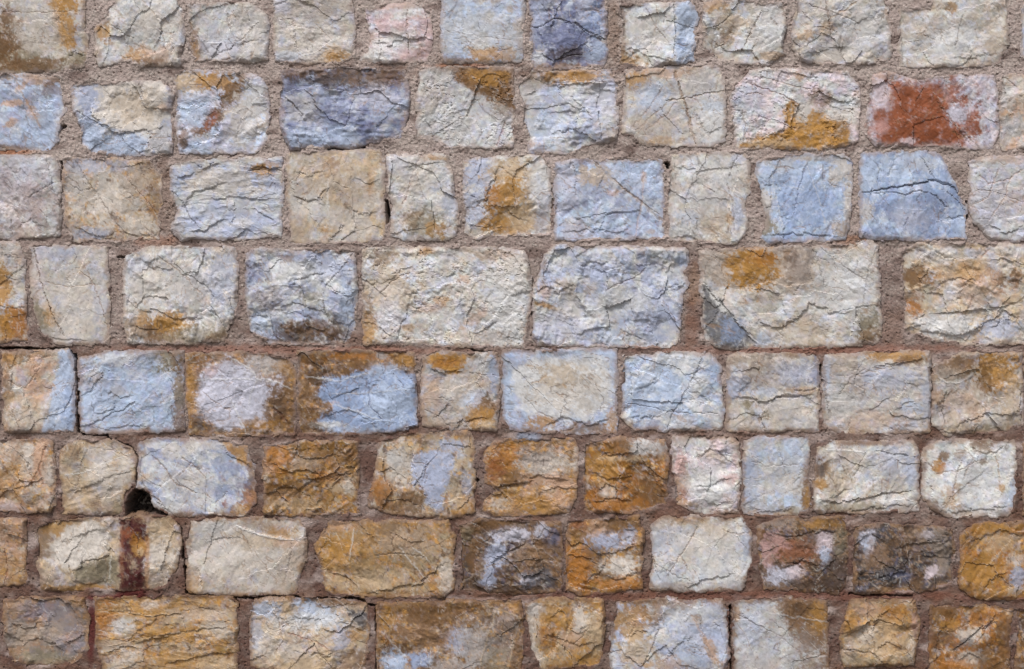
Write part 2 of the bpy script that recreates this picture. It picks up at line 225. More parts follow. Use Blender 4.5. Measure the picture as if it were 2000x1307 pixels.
S([481,498,497,486,560,490,690,491,696,530,695,635,682,667,595,672,525,670,490,642,483,600], 'l','w','x',
  [('d',.85,590,655,70,18),('n',.7,630,640,60,18),('v',.6,505,535,24,20),('e',.6,610,585,24,16),('t',.5,520,580,30,24),('b',.7,510,640,20,26),('b',.7,680,600,16,40),('w',.7,600,530,60,20),('l',.6,650,520,30,20),('n',.6,560,505,12,8),('d',.5,675,655,20,14)],
  [('s',4,[560,560,600,540,640,530]),('c','d',2,2.5,[690,496,670,520,650,545,635,560]),('s',4,[540,600,580,590,640,610]),('s',4,[620,540,655,570,690,580]),('c','d',2,2.5,[630,590,640,620])], 'crystalline lavender block with a dark brown lower edge')
S([708,488,790,481,825,486,982,484,1021,495,1033,523,1038,565,1028,635,1021,677,979,677,909,676,772,670,713,672,708,600], 'c','w','p',
  [('o',.8,722,640,16,34),('n',.7,720,590,12,16),('y',.5,760,560,50,50),('o',.7,828,492,16,8),('n',.5,745,505,26,14),('h',.7,905,545,14,8),('h',.6,930,620,26,10,-30),('o',.6,860,585,16,8),('h',.5,840,600,24,10),('w',.8,990,600,34,70),('L',.5,760,620,24,30),('g',.5,880,510,16,14),('c',.6,1000,520,30,30),('o',.5,800,640,14,6),('h',.4,960,500,40,10),('s',.5,955,655,26,12)],
  [('s',6,[1010,555,985,590,960,625,935,645,908,676]),('s',5,[870,545,895,525,910,532]),('s',4,[740,560,780,530,810,520]),('s',4,[980,585,1010,575,1037,565]),('s',5,[920,660,950,640,980,628]),('c','n',1.8,2.5,[745,570,770,545,800,535])], 'large pitted cream block speckled with ochre')
S([1056,530,1063,498,1087,481,1315,486,1343,491,1345,520,1335,530,1345,555,1331,575,1328,635,1324,670,1311,677,1140,677,1052,674,1040,660,1042,565], 'w','l','x',
  [('l',.8,1160,525,40,16),('l',.6,1280,610,50,50),('b',.5,1330,505,16,14),('t',.7,1100,555,22,12,30),('t',.6,1150,568,16,10),('o',.8,1068,598,22,5,15),('h',.6,1062,570,12,14),('c',.5,1110,600,30,30),('L',.6,1100,640,50,24),('b',.5,1190,660,30,14),('w',.6,1200,590,60,24),('v',.3,1320,545,14,12)],
  [('c','n',2,2.5,[1175,572,1200,558,1235,545,1262,525]),('s',5,[1130,520,1160,512,1190,515]),('s',5,[1120,655,1160,645,1200,635]),('s',5,[1040,575,1070,560,1100,575]),('s',4,[1060,525,1085,500,1105,485]),('c','d',1.5,2,[1212,645,1260,665]),('s',4,[1280,580,1310,560,1345,555]),('c','s',1.5,2,[1095,530,1102,500])])
S([1365,491,1440,486,1650,481,1695,470,1713,481,1716,565,1720,628,1716,670,1615,677,1496,679,1405,680,1377,663,1370,600,1370,530], 'c','w','m',
  [('t',.9,[1362,488,1590,480,1590,570,1540,565,1500,548,1475,565,1419,566,1380,540],8),('o',1,1470,520,48,40),('O',.6,1490,505,24,16),('n',.8,1545,500,14,18),('s',.6,1560,520,24,40),('k',.85,[1371,555,1422,607,1480,674,1405,682,1376,655],3),('B',.6,1430,645,24,24,40),('x',.6,1395,580,6,26,-35),('b',.6,1493,663,16,12),('e',.9,1694,632,24,36),('n',.7,1700,655,20,20),('y',.5,1570,650,60,24),('w',.7,1650,560,50,50),('g',.3,1390,510,20,30),('h',.5,1640,482,40,5),('s',.5,1582,490,6,20,-15)],
  [('s',6,[1590,552,1535,558,1500,546,1476,563,1419,566]),('s',7,[1371,550,1390,572,1422,607,1450,640,1482,674][::1]),('c','x',3,-1.5,[1373,555,1392,580,1422,610,1482,672]),('s',6,[1478,640,1496,638,1524,640,1545,625,1566,614,1580,593,1598,598,1615,600,1618,616,1645,610,1678,603]),('c','s',1.5,2,[1583,480,1597,510,1612,560]),('s',5,[1678,600,1668,635,1656,675]),('c','s',1.4,1.5,[1712,482,1695,530,1685,600]),('c','s',1.3,1.5,[1625,500,1660,530,1690,545]),('s',4,[1480,625,1490,632,1500,642])], 'large cream block with an ochre stain and a dark blue corner')
S([1765,495,1790,477,2110,480,2110,668,1895,673,1846,666,1769,649,1772,628,1765,575,1762,523], 'c','y','x',
  [('n',.9,1790,540,28,26,-20),('n',.6,1780,580,20,14),('O',.9,1784,604,16,16),('n',.85,1952,548,14,18),('n',.85,1980,545,12,16),('l',.5,1940,520,14,24),('h',.5,1900,560,60,30),('w',.8,1860,635,70,20),('l',.7,1950,640,40,18),('w',.6,1860,560,14,20),('o',.5,1880,530,60,24),('w',.5,1830,500,40,14)],
  [('s',6,[1776,631,1807,612,1850,610,1900,605,1960,600,2000,585]),('s',6,[1776,640,1830,650,1880,655,1940,625,1960,608,1985,622,2000,650]),('s',4,[1770,560,1800,545,1820,515]),('c','O',2,2.5,[1915,505,1932,488]),('s',4,[1820,560,1870,545,1910,550])])
# course 5
S([5,690,133,684,141,700,145,770,145,838,70,843,10,840,8,760], 'c','h','m',
  [('b',.95,[118,684,150,684,150,845,86,845,100,780,108,726],4),('B',.6,135,790,16,40),('o',.7,25,700,26,14),('n',.6,40,690,30,8),('n',.6,15,760,8,60),('k',.4,60,840,60,8),('o',.5,20,770,10,10),('y',.4,50,800,40,30)],
  [('c','h',1.6,1.5,[20,720,60,700,110,695]),('s',3,[90,700,80,715,60,722]),('c','x',1.4,-.5,[100,808,145,790]),('c','n',1.5,2,[25,800,40,835]),('c','h',1.4,1.5,[20,745,50,760,80,720])], 'cream block with a blue right hand side beside an open joint')
S([156,701,210,687,357,687,359,740,359,841,245,844,159,843,157,775], 'b','l','m',
  [('e',.9,330,705,24,22),('n',.75,350,790,12,60),('n',.6,345,700,12,20),('w',.6,230,700,30,12),('b',.8,205,785,40,30),('t',.5,185,735,14,20,30),('t',.4,230,765,14,10),('e',.5,350,770,12,26)],
  [('s',4,[180,808,200,808,220,795,226,780]),('s',3,[170,755,185,735,200,725]),('c','w',1.5,-.5,[265,795,315,828]),('s',3,[200,760,240,780,260,770]),('s',5,[322,700,335,740,345,790]),('s',3,[160,835,220,838,260,830,300,838])], 'light blue block with a brown right edge')
S([362,691,472,689,560,698,574,726,577,775,574,848,455,850,371,848,364,775], 'n','q','m',
  [('L',1,[395,735,440,705,480,715,510,745,555,745,545,770,520,785,515,825,440,835,392,810,388,770],8),('L',.7,455,768,60,50),('g',.7,520,715,34,22),('o',.7,372,760,12,40),('n',.9,550,790,26,40),('d',.5,545,795,14,20),('k',.5,395,832,16,10),('o',.6,500,828,40,10),('o',.5,560,715,20,14),('P',.4,410,725,20,10)],
  [('c','x',2.2,-.7,[380,742,430,740,502,741]),('c','x',2.5,-.8,[455,701,490,720,504,740,540,745,568,760]),('c','x',2.5,-.8,[448,775,465,810,483,850]),('c','q',1.5,1.5,[395,765,420,785,440,798]),('c','o',4,3,[440,799,452,799]),('c','m',4,3,[535,798,548,810,560,825]),('c','x',1.5,-.5,[504,742,490,765,486,800]),('c','w',1.5,-.5,[362,705,390,690]),('s',3,[560,755,550,775,530,785])], 'brown block with a lilac white heart and thin white veins')
S([584,687,700,684,807,691,811,740,813,831,755,843,685,848,588,848,583,775], 'n','q','m',
  [('B',1,[630,740,700,725,740,720,815,735,815,832,755,845,640,838,620,820,650,800,625,770],8),('b',.9,760,790,50,44),('O',.7,700,697,60,8),('o',.8,790,706,22,12),('g',.7,745,695,10,8),('x',.7,640,830,30,6),('n',.6,600,800,24,40),('b',.7,750,725,30,16),('d',.4,630,730,30,14),('n',.8,690,715,30,14),('b',.6,690,840,50,6)],
  [('c','x',2,-.6,[600,735,660,745,720,728]),('c','x',2,-.6,[650,790,700,805,745,822]),('c','w',1.5,-.5,[650,770,720,768,800,760]),('c','v',1.8,2,[718,740,722,790,745,820]),('s',3,[625,815,680,800,740,830]),('s',3,[785,705,800,735,812,745])], 'brown block turning bright blue at its lower right')
S([825,698,846,689,972,689,975,740,968,838,895,840,828,831,823,775], 'g','t','m',
  [('o',1,[832,700,850,690,912,692,908,722,885,728,845,718],3),('O',.6,870,708,24,10),('w',.7,942,708,26,16),('n',.9,950,800,20,36),('o',.8,940,815,26,20),('b',.8,915,780,18,14),('B',.6,965,730,10,40),('h',.5,845,770,20,30),('c',.6,890,765,30,24),('t',.6,860,825,30,14),('y',.7,950,828,14,8)],
  [('s',6,[838,722,870,728,910,726]),('c','d',1.5,2,[915,730,965,732]),('s',5,[885,838,905,820,960,815]),('s',4,[845,815,865,800,880,790]),('c','s',1.4,1.5,[830,800,860,815,880,835])])
S([984,687,1175,681,1201,684,1205,740,1203,845,1140,847,1000,838,984,824,982,757], 'b','l','s',
  [('w',1,[1000,720,1030,698,1180,702,1195,740,1190,790,1150,820,1080,815,1020,800,1000,770],9),('c',.8,1110,755,70,44),('y',.5,1090,730,40,20),('o',.8,1060,825,26,14),('n',.75,1150,836,50,12),('o',.7,1195,825,12,24),('b',.8,992,780,10,40),('B',.5,1022,812,6,12),('B',.5,1172,812,10,8),('k',.4,1090,690,30,6),('w',.6,1150,700,40,10)],
  [('c','o',2,.8,[1038,750,1060,740,1070,730]),('c','o',4,.5,[1028,712,1040,715]),('c','o',4,.5,[1098,750,1108,756]),('c','s',1.3,1.5,[1025,775,1050,805,1085,820]),('s',4,[1120,820,1150,830,1200,815]),('s',4,[1060,838,1100,815,1125,825]),('c','s',1.2,1,[1155,740,1180,780,1170,810])], 'block with a broad cream face and a blue rim')
S([1220,698,1315,689,1387,691,1408,719,1408,768,1414,803,1408,838,1307,841,1238,836,1215,817,1219,768,1217,733], 'b','w','m',
  [('B',.5,1260,790,30,26),('w',.7,1310,705,40,14),('b',.7,1280,760,50,40),('w',.5,1360,750,24,20),('g',.6,1320,820,40,14),('v',.4,1260,828,24,10),('B',.5,1390,715,14,20),('t',.3,1390,810,16,20)],
  [('c','k',1.8,2.5,[1370,698,1358,730,1342,761,1325,790,1314,806,1303,838]),('c','k',3,3,[1312,802,1318,808]),('c','k',1.4,2,[1222,786,1270,795,1315,806,1400,808]),('s',3,[1235,700,1250,740,1225,780]),('s',3,[1240,760,1270,750,1285,735]),('s',3,[1220,818,1260,812,1300,820]),('s',3,[1345,765,1370,770,1400,790])], 'light blue block split by a slanting hairline crack')
S([1422,698,1440,691,1590,693,1599,712,1599,775,1597,840,1440,843,1421,838,1421,757], 'c','g','m',
  [('t',.7,1470,705,50,14),('B',.6,1440,755,26,20),('s',.5,1500,740,60,30),('l',.5,1560,730,40,26),('e',.95,1461,790,9,9,30),('e',.9,1496,810,11,10),('e',.7,1470,805,6,6),('o',.5,1570,762,30,8),('g',.5,1570,825,30,14),('c',.6,1530,800,50,24),('v',.4,1592,735,8,30),('b',.4,1490,768,30,8)],
  [('s',7,[1424,778,1450,776,1475,782,1496,785,1510,778,1530,773,1560,774,1597,770]),('c','k',1.5,2.5,[1496,785,1524,775,1560,776]),('c','k',2,3,[1550,765,1575,763,1598,758]),('s',3,[1435,770,1455,755,1470,745]),('c','e',6,1.5,[1458,786,1463,793]),('c','e',6,1.5,[1492,806,1500,814])])
S([1611,694,1720,687,1814,687,1816,740,1813,843,1650,847,1625,841,1606,831,1608,757], 'c','g','m',
  [('o',.85,1750,696,60,12),('n',.6,1780,705,30,8),('l',.5,1720,740,60,26),('t',.5,1650,710,40,14),('b',.6,1778,795,18,14),('h',.4,1690,820,70,20),('l',.5,1808,780,8,50),('t',.5,1672,755,16,30),('b',.5,1612,735,8,30),('w',.6,1640,790,30,30)],
  [('s',4,[1700,715,1740,712,1790,705,1805,694]),('s',3,[1745,800,1765,790,1790,785]),('c','s',1.4,1.5,[1640,770,1660,740,1690,720]),('c','x',1.5,-.4,[1710,725,1725,742]),('c','s',2.2,2.5,[1608,740,1614,780,1624,815]),('c','s',1.2,1.2,[1635,735,1680,730,1760,712]),('s',3,[1690,810,1720,790,1740,770])])
S([1825,712,1877,691,1993,691,1996,740,1996,827,1965,840,1846,847,1821,831,1821,757], 'c','t','f',
  [('o',.95,1945,720,40,40),('n',.85,1870,712,40,18),('n',.7,1925,745,16,26),('h',.4,1880,790,40,26),('q',.7,1830,775,14,14),('y',.6,1975,780,16,40),('t',.7,1850,730,20,14),('e',.5,1900,835,50,8),('k',.3,1840,725,12,12),('g',.5,1835,815,16,16)],
  [('s',7,[1909,718,1904,735,1890,742,1874,748,1850,746,1830,735][::-1]),('s',6,[1905,720,1912,745,1925,780,1930,800]),('s',5,[1860,840,1890,820,1930,808,1975,812,1996,800]),('c','x',3,-1,[1832,738,1850,748,1874,749,1905,726]),('s',4,[1835,790,1845,770,1860,760]),('c','d',1.5,2,[1840,790,1845,830])])
S([2003,690,2160,694,2160,842,2006,842], 'n','t','m')
S([-190,690,-8,692,-4,770,-6,842,-190,840], 'n','d','m', [('d',.6,-10,800,20,50)])
# course 6
S([-60,862,60,860,101,861,108,913,106,984,97,999,-60,998], 'h','c','f',
  [('c',.8,55,900,14,36),('h',.9,80,900,12,50),('o',.5,20,940,40,40),('p',.5,15,990,30,10),('q',.5,80,985,20,14),('c',.5,95,930,10,20),('t',.5,20,880,30,18)],
  [('c','r',2,2,[92,868,84,895,76,920,62,945]),('s',4,[40,880,55,905,65,935]),('s',4,[20,960,55,950,90,930]),('c','r',1.5,2,[78,918,85,945])])
S([121,880,149,861,223,863,257,876,264,894,261,939,242,961,240,1002,168,1002,125,999,121,932], 't','y','m',
  [('c',.7,210,930,40,36),('e',.5,150,900,20,30),('n',.6,188,985,10,12),('g',.6,190,885,24,18),('y',.5,150,970,40,26),('e',.7,240,990,16,20),('c',.6,240,900,16,20),('n',.5,145,880,14,14)],
  [('c','x',1.5,-.5,[125,930,170,920,220,900,256,885]),('s',3,[128,965,170,950,230,925,262,915]),('c','e',1.3,1.5,[205,900,215,915]),('s',4,[240,955,215,970,190,978]),('c','q',1.5,1.5,[150,870,160,910,150,960])], 'olive cream block beside a dark hole in the wall')
S([272,868,298,857,440,861,480,876,495,913,497,984,477,1006,335,1006,305,991,292,960,270,950], 'l','w','s',
  [('o',.9,[425,862,484,872,492,915,470,905,450,885],4),('O',.8,485,975,16,20),('o',.6,470,995,16,10),('n',.7,490,930,8,24),('c',.6,360,940,40,24),('w',.6,330,990,40,14),('o',.5,285,930,8,6),('v',.5,470,940,14,16),('c',.5,400,870,50,8),('r',.7,440,985,6,8),('c',.6,345,880,30,14)],
  [('c','q',3,2,[298,891,310,902,324,917,334,935,352,950,384,962]),('c','q',2,1.5,[355,895,375,905,390,920,402,935]),('c','q',1.5,1.5,[372,905,350,930]),('s',4,[432,862,445,885,468,900,490,915]),('s',3,[298,960,310,985,340,1003]),('c','s',1.2,1.2,[275,930,320,955])], 'blue grey block with ochre corners and a brown hairline vein')
S([518,872,596,861,697,861,700,930,700,1002,596,1006,516,1002,515,930], 'o','n','x',
  [('y',.8,670,945,26,22),('t',.6,600,905,30,14),('n',.8,560,960,40,20),('O',.7,540,890,24,30),('c',.7,680,945,10,16),('n',.6,650,890,40,20),('y',.5,580,985,50,14),('h',.5,525,915,12,10),('O',.6,650,930,30,12)],
  [('s',5,[525,900,560,920,600,915,640,935]),('s',5,[640,960,665,930,690,915]),('s',4,[530,960,570,950,610,975]),('s',4,[560,880,600,895,680,885]),('c','d',1.5,2.5,[620,945,655,930,690,925])], 'rough ochre brown block')
S([739,868,780,850,911,842,924,861,926,932,924,999,903,1008,855,1010,762,1002,721,988,728,950,736,902], 'y','c','m',
  [('l',1,[806,890,840,880,885,890,890,930,870,945,865,990,850,1008,840,985,815,950,805,920],4),('l',.8,875,870,22,12),('l',.7,910,950,10,22),('O',.8,745,960,22,34),('n',.8,790,980,40,22),('c',.8,780,910,30,30),('o',.7,905,985,16,18),('w',.5,770,895,16,14),('y',.7,890,960,14,30),('b',.5,900,890,10,8),('o',.6,745,915,12,16)],
  [('s',3,[806,880,808,920,830,965,850,1005][::1]),('c','n',1.5,2,[835,895,833,915,826,940]),('c','r',4,2,[818,948,824,953]),('c','d',3,2,[795,868,803,876]),('s',4,[735,925,765,915,800,940]),('s',4,[890,1000,905,985,924,970]),('s',3,[740,985,780,975,830,990])], 'ochre cream block with a lavender patch in its middle')
S([948,883,967,861,1119,857,1129,894,1123,969,1112,1002,967,1006,941,995,948,978,975,958,950,943], 'o','h','r',
  [('O',.8,985,895,34,26),('c',.85,1065,905,46,24),('s',.7,1050,895,30,18),('n',.8,1000,935,30,14),('h',.8,1080,940,40,14),('c',.6,980,985,20,12),('h',.6,1090,980,30,14),('r',.5,965,920,16,20),('c',.6,1125,900,6,20),('o',.8,1040,985,40,16)],
  [('s',8,[955,955,985,948,1030,945,1060,930]),('s',6,[1030,938,1045,930,1075,935,1120,935]),('s',5,[942,985,965,965,980,960,995,985]),('s',4,[1060,960,1090,950,1123,955])], 'orange brown block with a crumbly grey middle')
S([1145,868,1209,857,1298,861,1302,894,1302,984,1253,999,1142,1000,1140,932], 'O','n','x',
  [('w',.85,1262,872,34,15),('n',.8,1210,870,20,14),('c',.5,1190,962,18,12),('n',.7,1270,960,26,26),('d',.4,1290,970,14,20),('o',.8,1180,910,40,26),('y',.6,1230,895,50,5),('O',.7,1200,985,50,14),('s',.6,1290,880,12,14)],
  [('s',7,[1300,885,1260,893,1230,899,1195,893][::-1]),('s',5,[1145,920,1190,935,1240,925,1290,930]),('s',5,[1170,960,1185,945,1215,960]),('s',4,[1150,980,1200,975,1250,985]),('s',4,[1240,950,1270,935,1300,945])], 'dark ochre block with a pale upper corner')
S([1315,853,1423,852,1442,865,1445,932,1442,1001,1374,1002,1322,984,1317,932], 'x','p','f',
  [('h',.85,1330,945,16,40),('P',.8,1328,905,14,22),('P',.8,1422,935,18,12),('r',.5,1335,965,10,14),('y',.5,1395,890,24,8,30),('P',.6,1435,895,6,20),('w',.6,1380,950,40,40),('o',.5,1330,985,24,10),('c',.5,1330,865,20,10)],
  [('s',4,[1350,900,1385,880,1430,890]),('s',4,[1350,950,1390,945,1440,930]),('c','n',1.4,2,[1400,880,1440,915]),('s',3,[1360,975,1400,985,1440,980])], 'white block with pink and orange stains on its left')
S([1453,865,1479,855,1579,853,1583,868,1576,932,1583,1002,1568,1001,1486,1006,1453,1002,1451,932], 'w','b','s',
  [('l',.6,1465,940,16,50),('n',.9,1575,960,10,50),('o',.8,1578,975,8,30),('c',.5,1530,930,40,40),('b',.4,1545,890,30,30),('g',.6,1480,990,40,10),('e',.4,1545,995,20,8),('B',.35,1462,915,10,14)],
  [('s',3,[1455,990,1490,1000,1530,998,1560,985]),('c','s',1.2,1.2,[1468,900,1500,910,1560,905]),('s',2,[1545,950,1560,930,1570,905]),('c','s',1.2,1.2,[1520,870,1535,930])])
S([1598,876,1620,863,1784,865,1794,887,1792,995,1635,1001,1590,996,1592,932], 'c','w','m',
  [('n',.9,1604,925,12,26),('k',.7,1605,920,6,14),('l',.5,1740,900,40,30),('y',.5,1640,940,30,24),('e',.7,1660,990,60,8),('s',.7,1770,990,24,8),('l',.6,1780,920,12,24),('n',.6,1690,866,60,4),('w',.7,1750,975,30,10),('o',.6,1600,945,10,10),('t',.5,1640,890,26,14)],
  [('c','x',3,-1.2,[1613,880,1645,880,1690,884]),('c','k',2.5,3,[1710,880,1735,887,1760,888,1786,894]),('s',6,[1594,975,1625,978,1654,980,1690,972,1721,965,1784,958]),('c','n',2,2,[1650,980,1721,966,1780,960]),('s',4,[1615,975,1640,960,1665,955]),('c','s',1.5,2,[1690,885,1680,905,1670,930]),('c','n',1.3,1.5,[1640,900,1655,930]),('s',4,[1640,1000,1700,992,1792,985])], 'cream block with dark cracks near its top and bottom')
S([1803,876,1840,861,1982,861,1983,932,1980,995,1967,1008,1851,1010,1821,995,1803,969], 'w','x','s',
  [('n',.8,1920,868,28,10),('t',.6,1925,880,24,6),('o',.9,1828,908,10,10),('O',.7,1840,915,8,10),('o',.6,1855,975,16,24),('n',.8,1845,890,9,6),('b',.7,1978,970,8,26),('t',.7,1880,1003,40,7),('n',.6,1820,990,16,14),('o',.7,1955,950,10,12),('t',.6,1870,890,14,10),('k',.5,1960,1003,16,6),('w',.6,1900,940,40,30),('n',.6,1920,900,8,6),('o',.5,1868,950,8,10)],
  [('c','n',2,2,[1878,900,1868,925,1862,950,1862,975]),('c','o',2.5,1.5,[1945,892,1950,912,1952,935]),('c','q',1.4,1.5,[1805,895,1830,925,1870,920,1910,900]),('c','q',1.3,1.2,[1880,870,1900,895,1880,935]),('s',3,[1885,864,1910,882,1945,885,1975,862]),('s',4,[1840,1000,1900,996,1980,990]),('s',3,[1805,930,1822,960,1815,985])], 'white block dotted with ochre rust spots')
S([1999,870,2150,865,2150,1005,1999,1003], 'n','t','m')
# course 7
S([-60,1013,48,1014,52,1081,50,1137,0,1145,-60,1144], 'h','t','m', [('q',.5,10,1040,30,20),('o',.4,20,1110,30,30)], [('c','r',1.6,2,[10,1070,16,1110,10,1140])])
S([71,1029,112,1017,231,1010,331,1010,346,1029,352,1073,343,1111,322,1148,238,1151,149,1151,82,1151,74,1099], 't','y','f',
  [('c',1,[98,1065,120,1035,200,1015,215,1060,205,1085,160,1100,140,1118,105,1100],5),('o',.7,110,1030,26,14),('n',.6,85,1060,14,30),('e',.95,[142,1118,165,1098,215,1085,232,1090,232,1140,160,1140],4),('s',.6,90,1125,20,24),('y',.7,315,1050,30,40),('c',.8,315,1085,26,26),('t',.7,310,1135,24,14),('o',.7,150,1148,60,6),
   ('m',1,[236,1012,282,1012,284,1040,290,1060,280,1085,284,1110,288,1152,236,1156,238,1110,236,1060],4),('r',.8,250,1040,10,10),('o',.8,272,1070,12,20),('y',.6,262,1100,8,10),('r',.45,239,1080,4,60),('O',.5,288,1085,4,60),('O',.6,262,1055,8,8),('y',.6,275,1078,6,8)],
  [('s',6,[142,1118,165,1098,200,1090,220,1075]),('s',5,[118,1060,160,1045,200,1030]),('c','x',1.8,-.6,[218,1085,216,1110,214,1132]),('s',5,[350,1070,335,1100,322,1125]),('s',4,[140,1130,170,1140,220,1135]),('s',5,[215,1030,205,1060,225,1085])], 'olive cream block with a dark red rust stripe running down it')
S([372,1017,470,1013,585,1014,597,1030,594,1096,577,1159,466,1162,369,1157,367,1096,369,1051], 'c','t','s',
  [('o',.75,545,1042,34,14),('n',.5,520,1028,30,10),('w',.6,430,1030,50,12),('o',.55,385,1140,14,26),('c',.7,470,1090,80,50),('t',.6,575,1080,18,30),('y',.5,500,1060,40,12),('h',.5,560,1060,30,8),('t',.5,560,1120,20,40),('g',.4,420,1060,40,24)],
  [('c','x',3.5,-1.5,[462,1027,490,1040,530,1050,574,1055]),('s',4,[574,1053,530,1048,490,1038,462,1025]),('s',3,[400,1060,430,1050,480,1052]),('s',4,[385,1105,395,1130,392,1155]),('c','s',1.5,1.5,[570,1060,565,1100,555,1140])], 'smooth cream block with a thin white ridge near its top')
S([615,1066,641,1021,762,1018,873,1017,886,1051,886,1148,870,1163,724,1166,650,1159,633,1148,630,1111], 'y','o','m',
  [('o',.6,740,1070,90,40),('t',.6,790,1060,50,30),('c',.7,870,1120,16,36),('o',.7,660,1080,26,40),('h',.5,660,1030,30,8),('e',.45,720,1110,40,24),('y',.7,720,1135,70,18),('n',.5,760,1030,20,14),('e',.4,810,1090,40,20),('o',.6,640,1060,20,20)],
  [('c','x',3,-.8,[691,1032,688,1060,682,1096]),('c','x',1.6,-.4,[778,1066,800,1095,838,1137]),('c','x',1.3,-.4,[800,1065,840,1095]),('s',6,[700,1160,760,1150,820,1140,850,1115,870,1095]),('c','d',1.6,2.5,[730,1085,780,1080,830,1090]),('s',4,[640,1120,680,1130,700,1150]),('s',4,[768,1040,800,1060,830,1055]),('c','n',1.5,2,[765,1040,770,1075,790,1100])], 'large yellow ochre block with thin white veins')
S([900,1029,948,1014,1093,1021,1097,1081,1095,1152,985,1160,903,1152,900,1081], 'd','n','x',
  [('L',.75,995,1045,34,14),('l',.8,970,1085,26,20,-25),('l',.8,955,1125,14,22),('L',.7,1032,1135,16,14),('q',.45,1050,1085,40,26),('n',.6,925,1070,20,40),('k',.7,1060,1130,30,20),('L',.7,1055,1035,14,12),('n',.6,960,1025,40,10),('v',.5,1080,1045,16,16),('d',.7,990,1150,80,8),('e',.5,910,1040,12,20)],
  [('c','t',2,-.6,[905,1135,940,1115,975,1095,1020,1070,1060,1048]),('c','w',1.6,-.5,[935,1050,960,1062,1000,1065]),('s',5,[950,1100,990,1080,1030,1060]),('s',4,[990,1100,1030,1090,1080,1095]),('c','t',1.6,-.5,[1020,1060,1060,1075,1085,1095]),('s',4,[940,1060,970,1040,1010,1030])], 'dark brown block streaked with lilac white')
S([1110,1021,1180,1014,1246,1010,1255,1043,1250,1148,1134,1161,1108,1152,1106,1081], 'o','n','f',
  [('O',.95,1130,1110,28,44),('n',.8,1135,1040,26,20),('l',.85,1190,1058,34,18),('c',.95,1210,1105,36,22),('n',.8,1215,1025,40,14),('h',.6,1165,1030,20,12),('O',.7,1220,1140,40,14),('d',.5,1160,1080,20,14),('l',.6,1225,1045,16,12),('r',.4,1130,1025,20,10)],
  [('s',5,[1170,1085,1200,1080,1225,1072,1246,1060]),('s',5,[1180,1125,1210,1130,1250,1118]),('s',4,[1106,1085,1140,1085,1170,1100]),('s',4,[1190,1020,1215,1035,1245,1030]),('s',4,[1140,1140,1170,1120,1185,1095])], 'orange brown block with cream and lilac patches')
S([1272,1026,1296,1010,1449,1010,1468,1043,1464,1111,1449,1148,1374,1155,1300,1152,1272,1148,1272,1099], 'w','c','s',
  [('l',.5,1300,1060,30,30),('c',.6,1380,1060,60,30),('b',.4,1300,1130,26,14),('t',.5,1285,1025,20,10),('s',.6,1320,1145,40,8),('o',.4,1345,1018,30,7),('w',.6,1410,1110,40,26),('l',.6,1455,1060,10,30),('y',.3,1400,1030,30,14),('g',.5,1440,1140,20,12)],
  [('c','q',2.5,2,[1361,1032,1345,1062,1325,1090,1307,1120]),('s',5,[1330,1150,1370,1135,1400,1128,1440,1120]),('c','s',1.3,1.8,[1280,1100,1320,1125,1350,1135]),('c','n',1.4,2,[1430,1012,1442,1025,1460,1030]),('c','q',1.2,1.2,[1330,1085,1345,1115]),('c','q',1.2,1.5,[1410,1035,1440,1045,1465,1040])])
S([1482,1029,1509,1014,1650,1010,1658,1043,1650,1144,1635,1157,1494,1148,1482,1111], 'd','n','r',
  [('q',.6,1550,1075,50,30),('r',.6,1555,1075,44,22),('P',.6,1510,1055,24,20),('p',.8,1612,1062,18,22),('b',.7,1612,1082,12,14),('L',.95,1520,1125,26,18),('p',.8,1552,1118,14,12),('d',.9,1640,1110,20,40),('d',.8,1590,1142,50,14),('s',.7,1520,1022,40,10),('o',.6,1600,1025,40,10),('e',.6,1640,1060,14,24),('d',.5,1575,1055,20,14),('P',.6,1500,1085,14,20)],
  [('s',5,[1530,1110,1560,1095,1600,1105]),('s',4,[1490,1040,1540,1050,1600,1035,1650,1040]),('c','m',2.5,3,[1535,1100,1555,1100,1570,1090]),('s',4,[1600,1120,1620,1100,1640,1080])], 'reddish brown block with pink and lilac patches')
S([1672,1029,1728,1023,1855,1032,1862,1062,1859,1140,1784,1157,1672,1155,1665,1099], 'd','k','x',
  [('L',.9,1695,1055,14,22,15),('b',.6,1690,1070,8,16),('p',.9,[1806,1127,1815,1108,1828,1105,1836,1120,1825,1128],1.5),('t',.45,1820,1050,36,16),('L',.6,1812,1045,12,8),('q',.5,1710,1090,30,26),('k',.8,1740,1125,40,16),('q',.35,1780,1060,50,24),('k',.5,1830,1060,14,14),('h',.5,1695,1026,20,6),('t',.5,1840,1090,16,30),('n',.6,1790,1135,14,24),('v',.4,1765,1125,20,8)],
  [('s',5,[1700,1085,1725,1100,1735,1120,1720,1135]),('s',6,[1710,1130,1750,1120,1770,1118]),('s',5,[1740,1070,1790,1062,1840,1055]),('c','t',2,-.5,[1690,1130,1715,1150,1745,1135,1770,1125]),('s',5,[1760,1095,1800,1085,1855,1090]),('s',4,[1680,1050,1705,1045,1730,1060])], 'dark brown broken block with small lilac chips')
S([1877,1043,1903,1025,2110,1020,2110,1166,1970,1168,1896,1165,1875,1148], 'O','o','m',
  [('y',.6,1960,1060,40,20),('o',.8,1920,1120,40,30),('l',.8,1990,1125,16,22),('n',.7,1895,1060,16,14),('c',.5,1985,1095,16,12),('o',.6,1950,1030,50,8),('y',.5,1975,1155,20,8),('n',.4,1900,1150,20,12)],
  [('s',4,[1885,1060,1920,1050,1960,1035,2000,1050]),('s',4,[1910,1155,1935,1130,1970,1115]),('c','y',2,-.5,[1940,1060,1945,1085,1925,1110])], 'bright ochre block')
